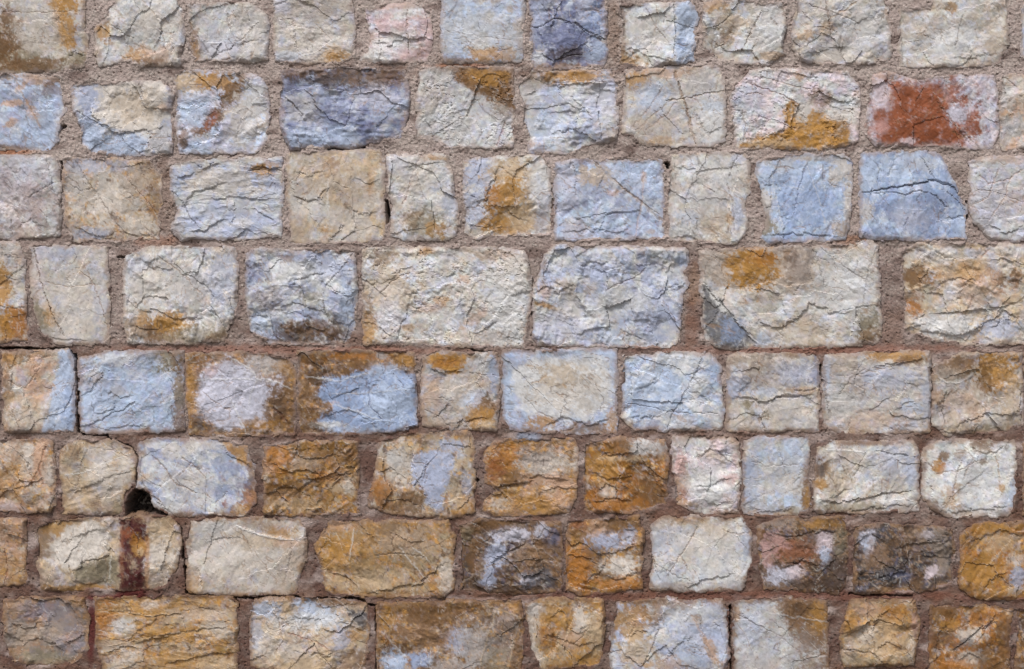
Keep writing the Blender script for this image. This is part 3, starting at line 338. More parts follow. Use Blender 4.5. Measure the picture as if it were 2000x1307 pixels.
# course 8
S([11,1174,74,1166,164,1170,171,1211,170,1267,142,1297,30,1293,9,1241], 's','q','f',
  [('v',.45,90,1195,50,20),('t',.7,50,1240,30,24),('e',.8,85,1285,50,14),('s',.6,130,1210,30,30),('t',.5,110,1240,30,20),('v',.3,140,1250,24,26),('q',.4,40,1185,24,10)],
  [('s',6,[40,1265,75,1248,105,1255,125,1270]),('s',5,[20,1220,55,1225,90,1215]),('s',4,[90,1190,110,1210,150,1205]),('s',5,[125,1260,150,1250,170,1235])], 'grey brown block with purple tints')
S([186,1170,320,1166,447,1165,462,1178,464,1320,300,1330,205,1322,190,1248], 'y','o','y',
  [('O',.8,205,1205,20,36),('o',.7,300,1190,80,14),('w',.7,240,1225,26,14),('c',.7,430,1230,26,16),('o',.7,330,1240,70,14),('c',.6,245,1285,34,20),('t',.6,400,1200,60,14),('o',.6,350,1290,70,16),('w',.4,295,1182,20,8),('y',.6,420,1300,40,20),('t',.6,230,1260,30,10)],
  [('s',4,[190,1190,240,1192,290,1202,360,1195,400,1190]),('c','y',2.5,-1,[190,1190,240,1193,290,1203,360,1196]),('s',5,[250,1258,300,1245,350,1238,400,1225,460,1222]),('c','y',2.5,-1,[210,1262,260,1252,310,1242,360,1236,405,1225]),('s',5,[310,1300,360,1290,420,1276,464,1274]),('s',4,[205,1275,240,1262,275,1270])], 'ochre block with long wavy horizontal ridges')
S([492,1178,529,1168,671,1172,713,1181,719,1230,713,1310,600,1322,492,1300,488,1248], 't','y','f',
  [('b',.85,615,1195,40,20,15),('b',.7,520,1190,30,14),('k',.9,[675,1190,718,1195,718,1228,700,1222],3),('w',.7,600,1215,60,20),('n',.6,690,1290,34,20),('y',.7,580,1290,50,20),('o',.6,690,1240,26,12),('l',.6,665,1245,14,20),('c',.6,520,1250,30,30),('n',.7,660,1178,40,7),('l',.5,500,1235,12,30),('c',.5,560,1275,24,14)],
  [('c','r',2,2,[563,1235,590,1245,620,1255,640,1265]),('s',4,[530,1195,560,1215,540,1240]),('s',4,[570,1200,600,1210,640,1205]),('s',5,[600,1285,620,1275,640,1285,660,1265]),('c','q',1.4,1.5,[545,1215,555,1250,535,1280]),('s',4,[650,1190,670,1215,718,1232])], 'cream block with blue streaks along its top')
S([739,1178,880,1175,1015,1174,1022,1230,1017,1330,880,1332,739,1330], 'n','q','m',
  [('b',.9,772,1292,26,18),('B',.8,818,1290,22,14),('l',.8,893,1250,20,26),('g',.7,930,1260,36,40),('s',.6,985,1240,30,50),('o',.6,760,1200,20,30),('n',.8,850,1200,70,20),('g',.5,880,1300,40,20),('q',.7,830,1240,50,20),('o',.5,1005,1185,14,10),('n',.6,1010,1280,10,40),('e',.5,970,1290,24,30)],
  [('c','y',3,-.8,[970,1189,958,1230,945,1270,937,1310]),('c','y',2.5,-.8,[773,1204,765,1225,758,1245,745,1265]),('c','w',2.5,-.8,[758,1247,775,1265,798,1288]),('c','y',3,-.8,[941,1178,970,1190,1000,1200,1019,1207]),('s',3,[970,1192,1000,1240,1000,1300]),('c','y',2,-.5,[1005,1240,998,1280,990,1310])], 'brown block with blue white patches and pale straight veins')
S([1028,1181,1060,1170,1177,1170,1179,1211,1172,1300,1060,1308,1037,1267], 'y','o','f',
  [('o',.6,1080,1200,30,20),('c',.8,1135,1210,16,24),('c',.7,1040,1220,12,40),('o',.7,1150,1290,30,14),('h',.6,1115,1250,24,14),('g',.5,1045,1190,14,12),('y',.7,1160,1240,20,30),('O',.5,1070,1240,20,20),('c',.6,1045,1285,14,20)],
  [('s',5,[1040,1190,1052,1225,1045,1260]),('s',4,[1060,1240,1095,1245,1130,1260,1170,1250]),('s',4,[1110,1225,1130,1235,1150,1215]),('s',4,[1070,1215,1090,1190,1110,1205]),('c','n',1.4,2,[1060,1245,1100,1260,1120,1290]),('c','n',1.4,2,[1120,1260,1150,1225])], 'light ochre block with pale angular facets')
S([1205,1178,1283,1170,1408,1174,1419,1193,1421,1330,1300,1332,1201,1330,1190,1278], 'w','l','m',
  [('o',.8,1235,1210,36,40),('y',.7,1245,1270,30,40),('n',.6,1280,1195,24,16),('l',.7,1370,1240,50,50),('w',.6,1350,1200,40,20),('b',.5,1340,1290,30,24),('o',.6,1390,1270,10,36,-25),('w',.6,1195,1290,10,20),('o',.5,1300,1300,40,16),('q',.5,1300,1180,50,8),('t',.5,1360,1210,12,8)],
  [('c','h',4,.8,[1350,1200,1370,1235,1390,1270,1405,1305]),('c','d',1.8,2.5,[1285,1230,1275,1265,1255,1300]),('s',4,[1220,1250,1245,1230,1270,1240]),('s',4,[1300,1290,1320,1260,1350,1240]),('c','d',1.4,1.5,[1335,1215,1345,1208]),('c','d',1.4,1.5,[1395,1218,1408,1224])], 'pale block with an ochre left half')
S([1434,1178,1523,1168,1615,1174,1617,1330,1434,1330], 'w','g','s',
  [('n',.95,[1525,1165,1620,1165,1620,1290,1580,1270,1555,1245,1530,1210],14),('n',.7,1570,1190,40,24),('o',.7,1600,1210,20,30),('d',.4,1560,1190,20,14),('l',.5,1460,1230,24,40),('o',.6,1440,1200,6,14),('n',.6,1590,1300,30,20),('s',.5,1575,1255,20,24),('g',.5,1480,1290,50,24)],
  [('c','w',1.8,-.6,[1500,1198,1550,1205,1616,1214]),('c','w',1.8,-.6,[1560,1275,1590,1280,1616,1284]),('s',3,[1445,1190,1460,1210,1490,1225]),('c','s',1.2,1.2,[1440,1200,1520,1240,1580,1290]),('c','s',1.2,1,[1505,1210,1570,1260])], 'white block darkening to brown at its right')
S([1639,1248,1661,1178,1672,1172,1788,1174,1794,1211,1784,1297,1650,1302], 'y','o','f',
  [('o',.7,1740,1220,40,40),('y',.6,1720,1250,40,40),('h',.7,1690,1190,26,12),('e',.6,1670,1290,40,10),('P',.5,1786,1215,7,24),('O',.5,1745,1195,20,14),('c',.6,1690,1235,24,20),('t',.6,1655,1260,14,24),('o',.6,1660,1215,14,24),('c',.5,1780,1270,8,24)],
  [('s',5,[1700,1240,1715,1205,1735,1195]),('c','d',2.5,3,[1640,1268,1670,1270,1705,1275,1725,1300]),('s',4,[1705,1275,1730,1255,1760,1265]),('c','n',1.6,2,[1690,1225,1705,1250,1710,1270]),('s',4,[1740,1200,1770,1220,1785,1260])], 'ochre cream block with rounded corners')
S([1818,1185,1933,1183,1974,1192,1970,1267,1967,1330,1816,1330], 'O','n','m',
  [('n',.8,1840,1195,30,14),('c',.75,1895,1240,26,14),('c',.7,1895,1285,24,14),('d',.6,1840,1250,26,16),('n',.7,1960,1250,14,50),('O',.6,1930,1200,24,12),('k',.6,1880,1258,20,8,-30),('o',.7,1850,1220,24,10),('O',.7,1860,1300,40,12),('n',.6,1930,1290,26,24)],
  [('c','k',4,2,[1860,1270,1890,1248,1912,1230,1945,1215]),('s',4,[1858,1268,1890,1246,1912,1228,1945,1210]),('s',4,[1870,1290,1890,1275,1920,1290]),('c','n',1.5,2,[1825,1225,1860,1235,1900,1210])], 'dark ochre block with a slanting grey groove')
S([1990,1192,2140,1185,2140,1330,1986,1330], 'n','d','m')
# ---------------------------------------------------------------- materials
def stone_material(name, grain, rough, bump):
    m = bpy.data.materials.new(name); m.use_nodes = True
    n = m.node_tree.nodes; l = m.node_tree.links; p = n['Principled BSDF']
    at = n.new('ShaderNodeAttribute'); at.attribute_name = 'Col'
    tc = n.new('ShaderNodeTexCoord')
    n1 = n.new('ShaderNodeTexNoise'); n1.inputs['Scale'].default_value = grain; n1.inputs['Detail'].default_value = 6; n1.inputs['Roughness'].default_value = 0.65
    l.new(tc.outputs['Object'], n1.inputs['Vector'])
    mr = n.new('ShaderNodeMapRange'); mr.inputs['From Min'].default_value = 0.25; mr.inputs['From Max'].default_value = 0.75
    mr.inputs['To Min'].default_value = 0.86; mr.inputs['To Max'].default_value = 1.14
    l.new(n1.outputs['Fac'], mr.inputs['Value'])
    mx = n.new('ShaderNodeVectorMath'); mx.operation = 'MULTIPLY'
    l.new(at.outputs['Color'], mx.inputs[0]); l.new(mr.outputs[0], mx.inputs[1]); l.new(mx.outputs[0], p.inputs['Base Color'])
    n2 = n.new('ShaderNodeTexNoise'); n2.inputs['Scale'].default_value = grain * 1.7; n2.inputs['Detail'].default_value = 8; n2.inputs['Roughness'].default_value = 0.7
    l.new(tc.outputs['Object'], n2.inputs['Vector'])
    b = n.new('ShaderNodeBump'); b.inputs['Strength'].default_value = bump; b.inputs['Distance'].default_value = 0.004
    l.new(n2.outputs['Fac'], b.inputs['Height']); l.new(b.outputs[0], p.inputs['Normal'])
    p.inputs['Roughness'].default_value = rough; p.inputs['Specular IOR Level'].default_value = 0.3
    return m
M_STONE = stone_material('limestone', 130, 0.68, 0.12)
M_MORTAR = stone_material('mortar', 220, 0.95, 0.5)
def plain(name, col, scale=8, rough=0.95):
    m = bpy.data.materials.new(name); m.use_nodes = True
    n = m.node_tree.nodes; l = m.node_tree.links; p = n['Principled BSDF']
    tc = n.new('ShaderNodeTexCoord'); t = n.new('ShaderNodeTexNoise'); t.inputs['Scale'].default_value = scale; t.inputs['Detail'].default_value = 8
    r = n.new('ShaderNodeValToRGB'); r.color_ramp.elements[0].position = .3; r.color_ramp.elements[1].position = .7
    r.color_ramp.elements[0].color = (*[c * .7 for c in col], 1); r.color_ramp.elements[1].color = (*[c * 1.25 for c in col], 1)
    l.new(tc.outputs['Object'], t.inputs['Vector']); l.new(t.outputs['Fac'], r.inputs['Fac']); l.new(r.outputs[0], p.inputs['Base Color'])
    p.inputs['Roughness'].default_value = rough
    return m

# ---------------------------------------------------------------- mesh helpers
def W(px, py, h):                                    # photo pixel + height off the wall (pixels) -> world
    return np.stack([(px - 1000) / PXM, -h / PXM, ZC - (py - 653.5) / PXM], -1)
def raw_mesh(name, co, tri_or_quad, col, mat, smooth):
    me = bpy.data.meshes.new(name)
    nv = len(co); sizes = np.concatenate([np.full(len(f), f.shape[1], np.int32) for f in tri_or_quad])
    loops = np.concatenate([f.ravel() for f in tri_or_quad]).astype(np.int32)
    starts = np.concatenate([[0], np.cumsum(sizes)[:-1]]).astype(np.int32)
    me.vertices.add(nv); me.vertices.foreach_set('co', co.astype(np.float32).ravel())
    me.loops.add(len(loops)); me.loops.foreach_set('vertex_index', loops)
    me.polygons.add(len(sizes)); me.polygons.foreach_set('loop_start', starts)
    me.polygons.foreach_set('use_smooth', np.full(len(sizes), smooth, bool))
    me.update(calc_edges=True)
    a = me.color_attributes.new('Col', 'FLOAT_COLOR', 'POINT')
    a.data.foreach_set('color', np.concatenate([col, np.ones((nv, 1))], 1).astype(np.float32).ravel())
    me.materials.append(mat)
    return me
def grid_mesh(name, xs, ys, h, keep, col, mat, back=None, smooth=True):
    ny, nx = h.shape
    vid = np.arange(ny * nx).reshape(ny, nx)
    j, i = np.nonzero(keep)
    q = np.stack([vid[j, i], vid[j + 1, i], vid[j + 1, i + 1], vid[j, i + 1]], 1)
    used = np.unique(q); rm = np.full(ny * nx, -1); rm[used] = np.arange(len(used)); q = rm[q]
    PX, PY = np.meshgrid(xs, ys); fx = PX.ravel()[used]; fy = PY.ravel()[used]; fh = h.ravel()[used]
    c = col.reshape(-1, 3)[used]; faces = [q]
    co = W(fx, fy, fh)
    if back is not None:                             # close the block towards the inside of the wall
        e = np.concatenate([q[:, [0, 1]], q[:, [1, 2]], q[:, [2, 3]], q[:, [3, 0]]])
        key = np.minimum(e[:, 0], e[:, 1]).astype(np.int64) * 10000000 + np.maximum(e[:, 0], e[:, 1])
        u, inv, cnt = np.unique(key, return_inverse=True, return_counts=True)
        be = e[cnt[inv] == 1]
        bv = np.unique(be); n0 = len(co); m2 = np.full(n0, -1); m2[bv] = n0 + np.arange(len(bv))
        co = np.concatenate([co, W(fx[bv], fy[bv], np.full(len(bv), back)), W(np.array([fx.mean()]), np.array([fy.mean()]), np.array([back]))])
        c = np.concatenate([c, c[bv], c[:1]])
        faces.append(np.stack([be[:, 1], be[:, 0], m2[be[:, 0]], m2[be[:, 1]]], 1))
        faces.append(np.stack([m2[be[:, 1]], m2[be[:, 0]], np.full(len(be), n0 + len(bv))], 1))
    return raw_mesh(name, co, faces, c, mat, smooth)
def link(name, me, parent=None):
    o = bpy.data.objects.new(name, me); scene.collection.objects.link(o)
    if parent: o.parent = parent
    return o

# ---------------------------------------------------------------- rock faces
#           ledge amp, size, facets big / mid / small, terrace, fine grain, pits, bulge
STYLE = dict(s=(1.3, 90, 2.8, 1.0, .35, .8, .06, 0.0, 1.8), m=(2.0, 72, 4.4, 2.1, .6, 1.1, .07, 0.0, 2.0),
             f=(3.2, 60, 7.0, 3.0, .8, 1.4, .07, 0.0, 2.3), r=(1.8, 56, 3.6, 1.6, 1.0, 1.1, .4, 0.0, 2.0),
             p=(2.2, 60, 4.4, 2.0, 1.0, 1.2, .3, 1.0, 2.0), y=(2.4, 58, 4.4, 2.2, .7, 1.9, .1, 0.0, 2.0),
             x=(2.8, 48, 6.0, 4.0, 1.3, 1.3, .1, 0.0, 2.3))
BANDS = [(136, 20, 540, 1210, .75), (292, 9, -80, 70, .8), (666, 26, 220, 730, .7), (698, 24, -40, 1010, .75), (690, 16, 1370, 2010, .6), (850, 24, 0, 2000, .6), (1008, 26, -40, 2010, .7), (1165, 26, -40, 2010, .75), (1310, 30, -40, 2010, .7)]
def stain(x, y):                                     # iron stain that runs over blocks and joints alike
    n = fbm(x / 55, y / 38, 801, 5, .65); r = 0
    for yc, hh, xa, xb, k in BANDS:
        r = np.maximum(r, k * np.exp(-((y - yc) / hh) ** 2) * sst(xa - 50, xa + 50, x) * sst(xb + 50, xb - 50, x))
    return r * sst(-.35, .45, n)
MORT_T, MORT_B = lin('a08f88'), lin('6e5449')
COOL = set('bBlvL'); WARM = set('oOnyhdrq')
def outline_sd(x, y, P, s):
    wx = x + 2.6 * fbm(x / 34, y / 34, s + 5, 3) + 1.3 * gn(x / 8, y / 8, s + 9)
    wy = y + 2.6 * fbm(x / 34, y / 34, s + 25, 3) + 1.3 * gn(x / 8, y / 8, s + 29)
    v = voro(wx / 17, wy / 17, s + 31)
    return poly_sd(wx, wy, P) + (v[4] - 0.5) * 4.0 + 3.2
def rot(x, y, g):
    c, s = math.cos(g), math.sin(g); return x * c + y * s, -x * s + y * c
def rock(x, y, P, style, base, alt, pats, lines, s):
    A1, C1, FB, FM, FS, TE, FI, PI_, BU = STYLE[style]
    rs = np.random.RandomState(s)
    sd = outline_sd(x, y, P, s)
    ang = rs.uniform(0, math.pi) if style != 'y' else 0.08
    an = 2.0 if style == 'y' else rs.uniform(1.0, 1.8)
    rx, ry = rot(x, y, ang); rx = rx / an
    w1 = fbm(x / 30, y / 30, s + 41, 4); w2 = fbm(x / 30, y / 30, s + 61, 4)
    k1 = gn(x / 7, y / 7, s + 45); k2 = gn(x / 7, y / 7, s + 65)
    f1 = voro((rx + 4 * w1 + 1.0 * k1) / C1, (ry + 4 * w2 + 1.0 * k2) / C1, s + 71)
    h = A1 * ((f1[4] - .5) * 1.6 + (f1[2] * (f1[5] - .5) + f1[3] * (f1[6] - .5)) * 2.0)
    ax, ay = rot(rx + 3.5 * w2, ry + 3.5 * w1, .5); b1, i1 = facet(ax / 58, ay / 48, s + 73)
    ax, ay = rot(rx + 2.5 * w1, ry + 2.5 * w2, 1.3); b2, i2 = facet(ax / 24, ay / 19, s + 75)
    ax, ay = rot(rx + 1.2 * k1, ry + 1.2 * k2, 2.2); b3, i3 = facet(ax / 8.5, ay / 6.5, s + 77)
    ax, ay = rot(rx - k2, ry + k1, .9); b4, i4 = facet(ax / 4.8, ay / 4.0, s + 78)
    am = .35 + .9 * sst(-.5, .5, fbm(x / 55, y / 55, s + 79, 2))        # some areas are flat, some shattered
    h = h + 1.1 * FB * b1 + am * (1.2 * FM * b2 + 1.1 * FS * b3 + .75 * FS * b4)
    t = fbm(rx / 64, ry / 64, s + 91, 4, .46) * 2.6 + 10
    fl = np.floor(t); fr = t - fl
    h = h + .5 * TE * (fl - 10 + sst(.7, 1.0, fr) + .35 * fr)
    t2 = fbm(rx / 26, ry / 26, s + 95, 3, .46) * 2.0 + 10
    fl = np.floor(t2); fr = t2 - fl
    h = h + (.4 * TE) * am * (fl - 10 + sst(.7, 1.0, fr) + .3 * fr)
    fine = fbm(x / 6, y / 6, s + 101, 3, .65)
    h = h + FI * fine + FI * .5 * fbm(x / 14, y / 14, s + 103, 2)
    if PI_:
        pm = sst(-.15, .45, fbm(x / 50, y / 50, s + 121, 3))
        pn = fbm(x / 7 + w1, y / 5.5 + w2, s + 131, 3, .6) + .5 * (i3 - .5)
        h = h - PI_ * 3.2 * pm * sst(.35, .8, pn) + PI_ * 1.0 * pm * sst(-.2, -.7, pn)
    # colour of the rock itself
    b, a = PAL[base], PAL[alt]
    n1 = fbm(x / 46, y / 46, s + 141, 5, .62)
    m = sst(-.4, .5, n1 + .7 * (i2 - .5) + .4 * (i1 - .5))[..., None] * .9
    c = b * (1 - m) + a * m
    n2 = fbm(x / 34, y / 34, s + 145, 5, .65)
    if base in COOL: c = c + (PAL['w'] - c) * (sst(.0, .8, n2 + .6 * (i2 - .5)) * .45)[..., None]
    elif base not in WARM and base != 's':
        c = c + (PAL['l'] - c) * (sst(.0, .8, n2 + .6 * (i2 - .5)) * .5)[..., None]
        c = c + (PAL['y'] - c) * (sst(.2, 1., -n2 + .5 * (i3 - .5)) * .22)[..., None]
    elif base not in 'ds':                                # iron stained rock: ochre, olive, purple brown and pale flakes mixed
        for j, (col, k, sc) in enumerate((('y', .55, 22), ('n', .65, 26), ('s', .35, 17), ('O', .5, 30), ('A', .75, 15), ('D', .8, 19), ('t', .6, 12), ('L', .25, 16))):
            nj = fbm(x / sc, y / sc, s + 311 + 11 * j, 4, .65) + .5 * (i2 - .5) + .4 * (i3 - .5)
            c = c + (PAL[col] - c) * (sst(.2, .7, nj) * k)[..., None]
    c = c * (1 + .18 * (i1 - .5) + .24 * (i2 - .5) + .16 * (i3 - .5) + .08 * (i4 - .5) + .05 * fine)[..., None]
    if base in WARM: c = c * .94
    if base == 'd':
        for j, (col, k, sc) in enumerate((('n', .6, 24), ('k', .7, 20), ('q', .55, 15), ('D', .6, 26), ('t', .6, 9), ('v', .4, 18))):
            nj = fbm(x / sc, y / sc, s + 311 + 11 * j, 4, .68) + .5 * (i2 - .5) + .5 * (i3 - .5)
            c = c + (PAL[col] - c) * (sst(.2, .7, nj) * k)[..., None]
        c = c * .85
    wc = fbm(x / 23, y / 23, s + 151, 4, .6)
    c = c * (1 + wc[..., None] * np.array([.04, .0, -.06]))
    ch = fbm(x / 13, y / 13, s + 153, 3, .6); ch2 = fbm(x / 17, y / 17, s + 155, 3, .6)
    c = c * (1 + ch[..., None] * np.array([.045, .0, -.07]) + ch2[..., None] * np.array([.03, -.03, .03]))
    low = np.clip((y - 450) / 700, 0, 1)
    st = sst(.42, .95, fbm(x / 21, y / 21, s + 161, 5, .68)) * (.3 + .35 * low)
    c = c + (PAL['q'] - c) * st[..., None]
    lg = sst(.45, 1.0, fbm(rx / 17, ry / 17, s + 171, 5, .68)) * .55
    c = c + (PAL['x'] - c) * lg[..., None] * sst(.1, .35, c.mean(-1, keepdims=True))
    es = sst(16, 2, sd + 12 * fbm(x / 30, y / 30, s + 165, 4, .65) + 4) * (.38 + .3 * low)      # iron stain creeping in from the joints
    c = c + (PAL['q'] * .6 + PAL['o'] * .4 - c) * es[..., None]
    c = c + (PAL['n'] * .8 + PAL['o'] * .2 - c) * (stain(x, y) * (.35 + .65 * sst(22, 0, sd)))[..., None]
    fk = sst(.5, .9, fbm(x / 10, y / 10, s + 167, 4, .7)) * sst(-.2, .5, fbm(x / 70, y / 70, s + 169, 2))
    c = c + (PAL['o'] - c) * (fk * .5)[..., None]
    pw = fbm(x / 24, y / 24, s + 181, 6, .68) + .5 * (i2 - .5); pw2 = fbm(x / 7, y / 7, s + 191, 3, .7) + .8 * (i3 - .5); pw3 = fbm(x / 15, y / 15, s + 195, 5, .72)
    for p in pats:
        col, k = PAL[p[0]], p[1]
        if isinstance(p[2], (list, tuple)):
            sf = p[3] * 1.3 + 3; q = poly_sd(x + 5 * w1, y + 5 * w2, p[2])
            qq = q + sf * .9 * pw + 4.5 * pw2; mk = .75 * sst(-sf * .4, sf * .4, qq) + .25 * sst(-sf * 1.5, sf * 1.5, qq)
        else:
            cx, cy, ex, ey = p[2:6]; g = math.radians(p[6]) if len(p) > 6 else 0
            u, v = rot(x - cx, y - cy, g); u = u / ex; v = v / ey
            qq = np.sqrt(u * u + v * v) + .62 * pw + .42 * pw2; mk = .72 * sst(1.22, .78, qq) + .28 * sst(1.9, .5, qq)
        mk = mk * (1 - .4 * sst(.1, .8, pw3))
        tone = (1 + .16 * wc + .16 * (i2 - .5) + .08 * pw2)[..., None]
        c = c + (col * tone - c) * (mk * k)[..., None]
    for i in range(4):                                # hairline veins that run through the block
        g = rs.uniform(0, math.pi); ux, uy = rot(x, y, g)
        vn = np.abs(fbm(ux / (150, 90)[i % 2], uy / (40, 22)[i % 2], s + 201 + i * 7, 3, .45))
        pres = sst(.0, .4, fbm(x / 60, y / 60, s + 231 + i, 2))
        vm = sst((.028, .045)[i % 2], .008, vn) * pres
        h = h - .45 * vm
        c = c + (PAL[('q', 'x', 'd', 'q', 'x', 'q')[i]] - c) * (vm * (.5 if i % 3 != 1 else .32))[..., None]
    q = np.asarray(P, float).reshape(-1, 2); (qx0, qy0), (qx1, qy1) = q.min(0), q.max(0)
    auto = []
    g0 = rs.uniform(0, math.pi)
    for i in range(int((qx1 - qx0) * (qy1 - qy0) / 9500)):               # short natural fractures
        g = g0 + rs.normal(0, .45) + (1.4 if rs.rand() < .3 else 0); ln = rs.uniform(14, 50)
        px, py = rs.uniform(qx0 + 8, qx1 - 8), rs.uniform(qy0 + 8, qy1 - 8); pts = [px, py]
        for j in range(3):
            g += rs.normal(0, .35); px += ln / 3 * math.cos(g); py += ln / 3 * math.sin(g); pts += [px, py]
        if rs.rand() < .5: auto.append(('c', 'd' if rs.rand() < .3 else 'q', rs.uniform(.4, .9), rs.uniform(.8, 2.0), pts))
        else: auto.append(('s', rs.uniform(1.0, 2.4), pts))
    j1, j2, j3, j4 = gn(x / 12, y / 12, s + 241), gn(x / 12, y / 12, s + 251), gn(x / 4, y / 4, s + 243), gn(x / 4, y / 4, s + 253)
    for L in list(lines) + auto:
        pts = L[-1]; lx = pts[0::2]; ly = pts[1::2]; mg = 60 if L[0] == 's' else 12
        c0, c1 = np.searchsorted(x[0], [min(lx) - mg, max(lx) + mg]); r0, r1 = np.searchsorted(y[:, 0], [min(ly) - mg, max(ly) + mg])
        if c1 <= c0 or r1 <= r0: continue
        sl = (slice(r0, r1), slice(c0, c1)); X, Y = x[sl], y[sl]
        if L[0] == 'c':
            _, col, wd, dp, pts = L
            if col in 'dkn': wd *= .75
            d, sg, tt = line_d(X + 2 * j1[sl] + 1.1 * j3[sl] + 2.2 * (i3[sl] - .5), Y + 2 * j2[sl] + 1.1 * j4[sl] + 2.2 * (i2[sl] - .5), pts)
            wv = wd * (.7 + .5 * gn(tt * 6, tt * 0 + s % 97, s + 261)) * (0.35 + 0.65 * np.clip(np.minimum(tt, 1 - tt) * 6, 0, 1))
            mk = sst(wv * .9 + .9, wv * .3, d)
            h[sl] -= dp * .7 * mk
            c[sl] += (PAL[col] - c[sl]) * (mk * .45)[..., None]
        else:
            _, dp, pts = L
            d, sg, tt = line_d(X + 2 * j1[sl] + j3[sl] + 5 * (i3[sl] - .5), Y + 2 * j2[sl] + j4[sl] + 6 * (i2[sl] - .5), pts)
            ends = np.clip(np.minimum(tt, 1 - tt) * 5, 0, 1)
            lw = .9 + 2.2 * np.clip(.4 + j1[sl], 0, 1); h[sl] += -dp * .58 * ends * sst(-lw, lw, d * sg) * np.exp(-d / 18.0) + dp * .2 * ends * (sg < 0) * np.exp(-d / 12.0)
    spk = voro(x / 9, y / 9, s + 331)
    c = c + (PAL['d'] - c) * (sst(.16, .05, spk[0]) * (spk[4] > .8) * .6)[..., None]
    c = c * (1 + .07 * gn(x / 2.6, y / 2.6, s + 291) + .06 * gn(x / 5.3, y / 5.3, s + 293))[..., None]
    dirt = sst(9, 1, sd + 7 * fbm(x / 26, y / 26, s + 321, 4, .6)) * .55     # old mortar left on the arrises
    c = c + (MORT_T * (1 - low[..., None]) + MORT_B * low[..., None] - c) * dirt[..., None]
    e = np.clip(sd, 0, None)
    prof = BU * (1 - np.exp(-e / 4.0)) + 1.1 + 1.4 * fbm(x / 120, y / 120, s + 301, 2)
    h = prof + h * (.4 + .6 * sst(0, 8, e))          # face relief dies out in the arris
    h = np.maximum(h, -3.0)
    h = np.where(sd < 0, h + 5.0 * sd, h)
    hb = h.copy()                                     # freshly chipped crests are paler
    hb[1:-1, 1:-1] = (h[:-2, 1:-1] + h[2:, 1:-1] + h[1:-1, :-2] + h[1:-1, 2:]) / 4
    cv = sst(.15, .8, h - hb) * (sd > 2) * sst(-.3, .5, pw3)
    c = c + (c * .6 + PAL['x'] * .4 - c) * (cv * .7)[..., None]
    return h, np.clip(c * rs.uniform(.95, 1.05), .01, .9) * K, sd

# ---------------------------------------------------------------- ground and wall
gm = bpy.data.meshes.new('ground'); gm.from_pydata([(-60, -60, 0), (60, -60, 0), (60, 60, 0), (-60, 60, 0)], [], [(0, 1, 2, 3)])
gm.materials.append(plain('ground_earth', (.16, .145, .125), 6))
g = link('ground', gm); g['kind'] = 'structure'
wall = bpy.data.objects.new('stone_masonry', None); scene.collection.objects.link(wall); wall.location = (0, 0, 0)
wall['label'] = 'weathered wall of squared rough limestone blocks in cream, blue and ochre with brown mortar'
wall['category'] = 'wall'

X0, X1, Y0, Y1 = -640.0, 2640.0, -345.0, 1840.0
EXTRA = []
COURSES = [(-340, -196), (-180, -34), (-10, 128), (142, 290), (305, 468), (484, 672), (690, 843), (862, 1003), (1016, 1155), (1172, 1318), (1346, 1500), (1522, 1680), (1702, 1838)]
rs = np.random.RandomState(11)
def filler(xa, xb, ya, yb):
    x = xa
    while x < xb - 60:
        w = min(rs.uniform(125, 260), xb - x)
        if xb - x - w < 90: w = xb - x
        j = lambda k=6: rs.uniform(-k, k)
        cut = rs.uniform(6, 22)
        P = [x + cut, ya + j(), x + w * .5, ya + j(4), x + w - cut, ya + j(), x + w + j(3), ya + 16, x + w + j(4), (ya + yb) / 2, x + w + j(3), yb - 16, x + w - cut, yb + j(), x + w * .5, yb + j(4), x + cut, yb + j(), x + j(3), yb - 16, x + j(4), (ya + yb) / 2, x + j(3), ya + 16]
        src = STONES[rs.randint(len(STONES))] if not len(EXTRA) else SRC[rs.randint(len(SRC))]
        q = np.array(src[0]).reshape(-1, 2); bx0, by0 = q.min(0); bx1, by1 = q.max(0)
        fx = w / (bx1 - bx0); fy = (yb - ya) / (by1 - by0)
        pats = [(p[0], p[1], x + (bx1 - p[2]) * fx, ya + (p[3] - by0) * fy, p[4] * fx, p[5] * fy) for p in src[4] if not isinstance(p[2], list)]
        EXTRA.append((P, src[1], src[2], src[3], pats, (), None))
        x += w + rs.uniform(16, 28)
SRC = [q for q in STONES if len(q[4]) > 3 and q[6] is None or q[3] == 's']
for ya, yb in COURSES:
    row = [np.array(q[0]).reshape(-1, 2) for q in STONES if abs(np.mean(q[0][1::2]) - (ya + yb) / 2) < 45]
    if row:
        filler(X0, min(r[:, 0].min() for r in row) - 20, ya, yb)
        filler(max(r[:, 0].max() for r in row) + 20, X1, ya, yb)
    else:
        filler(X0, X1, ya, yb)

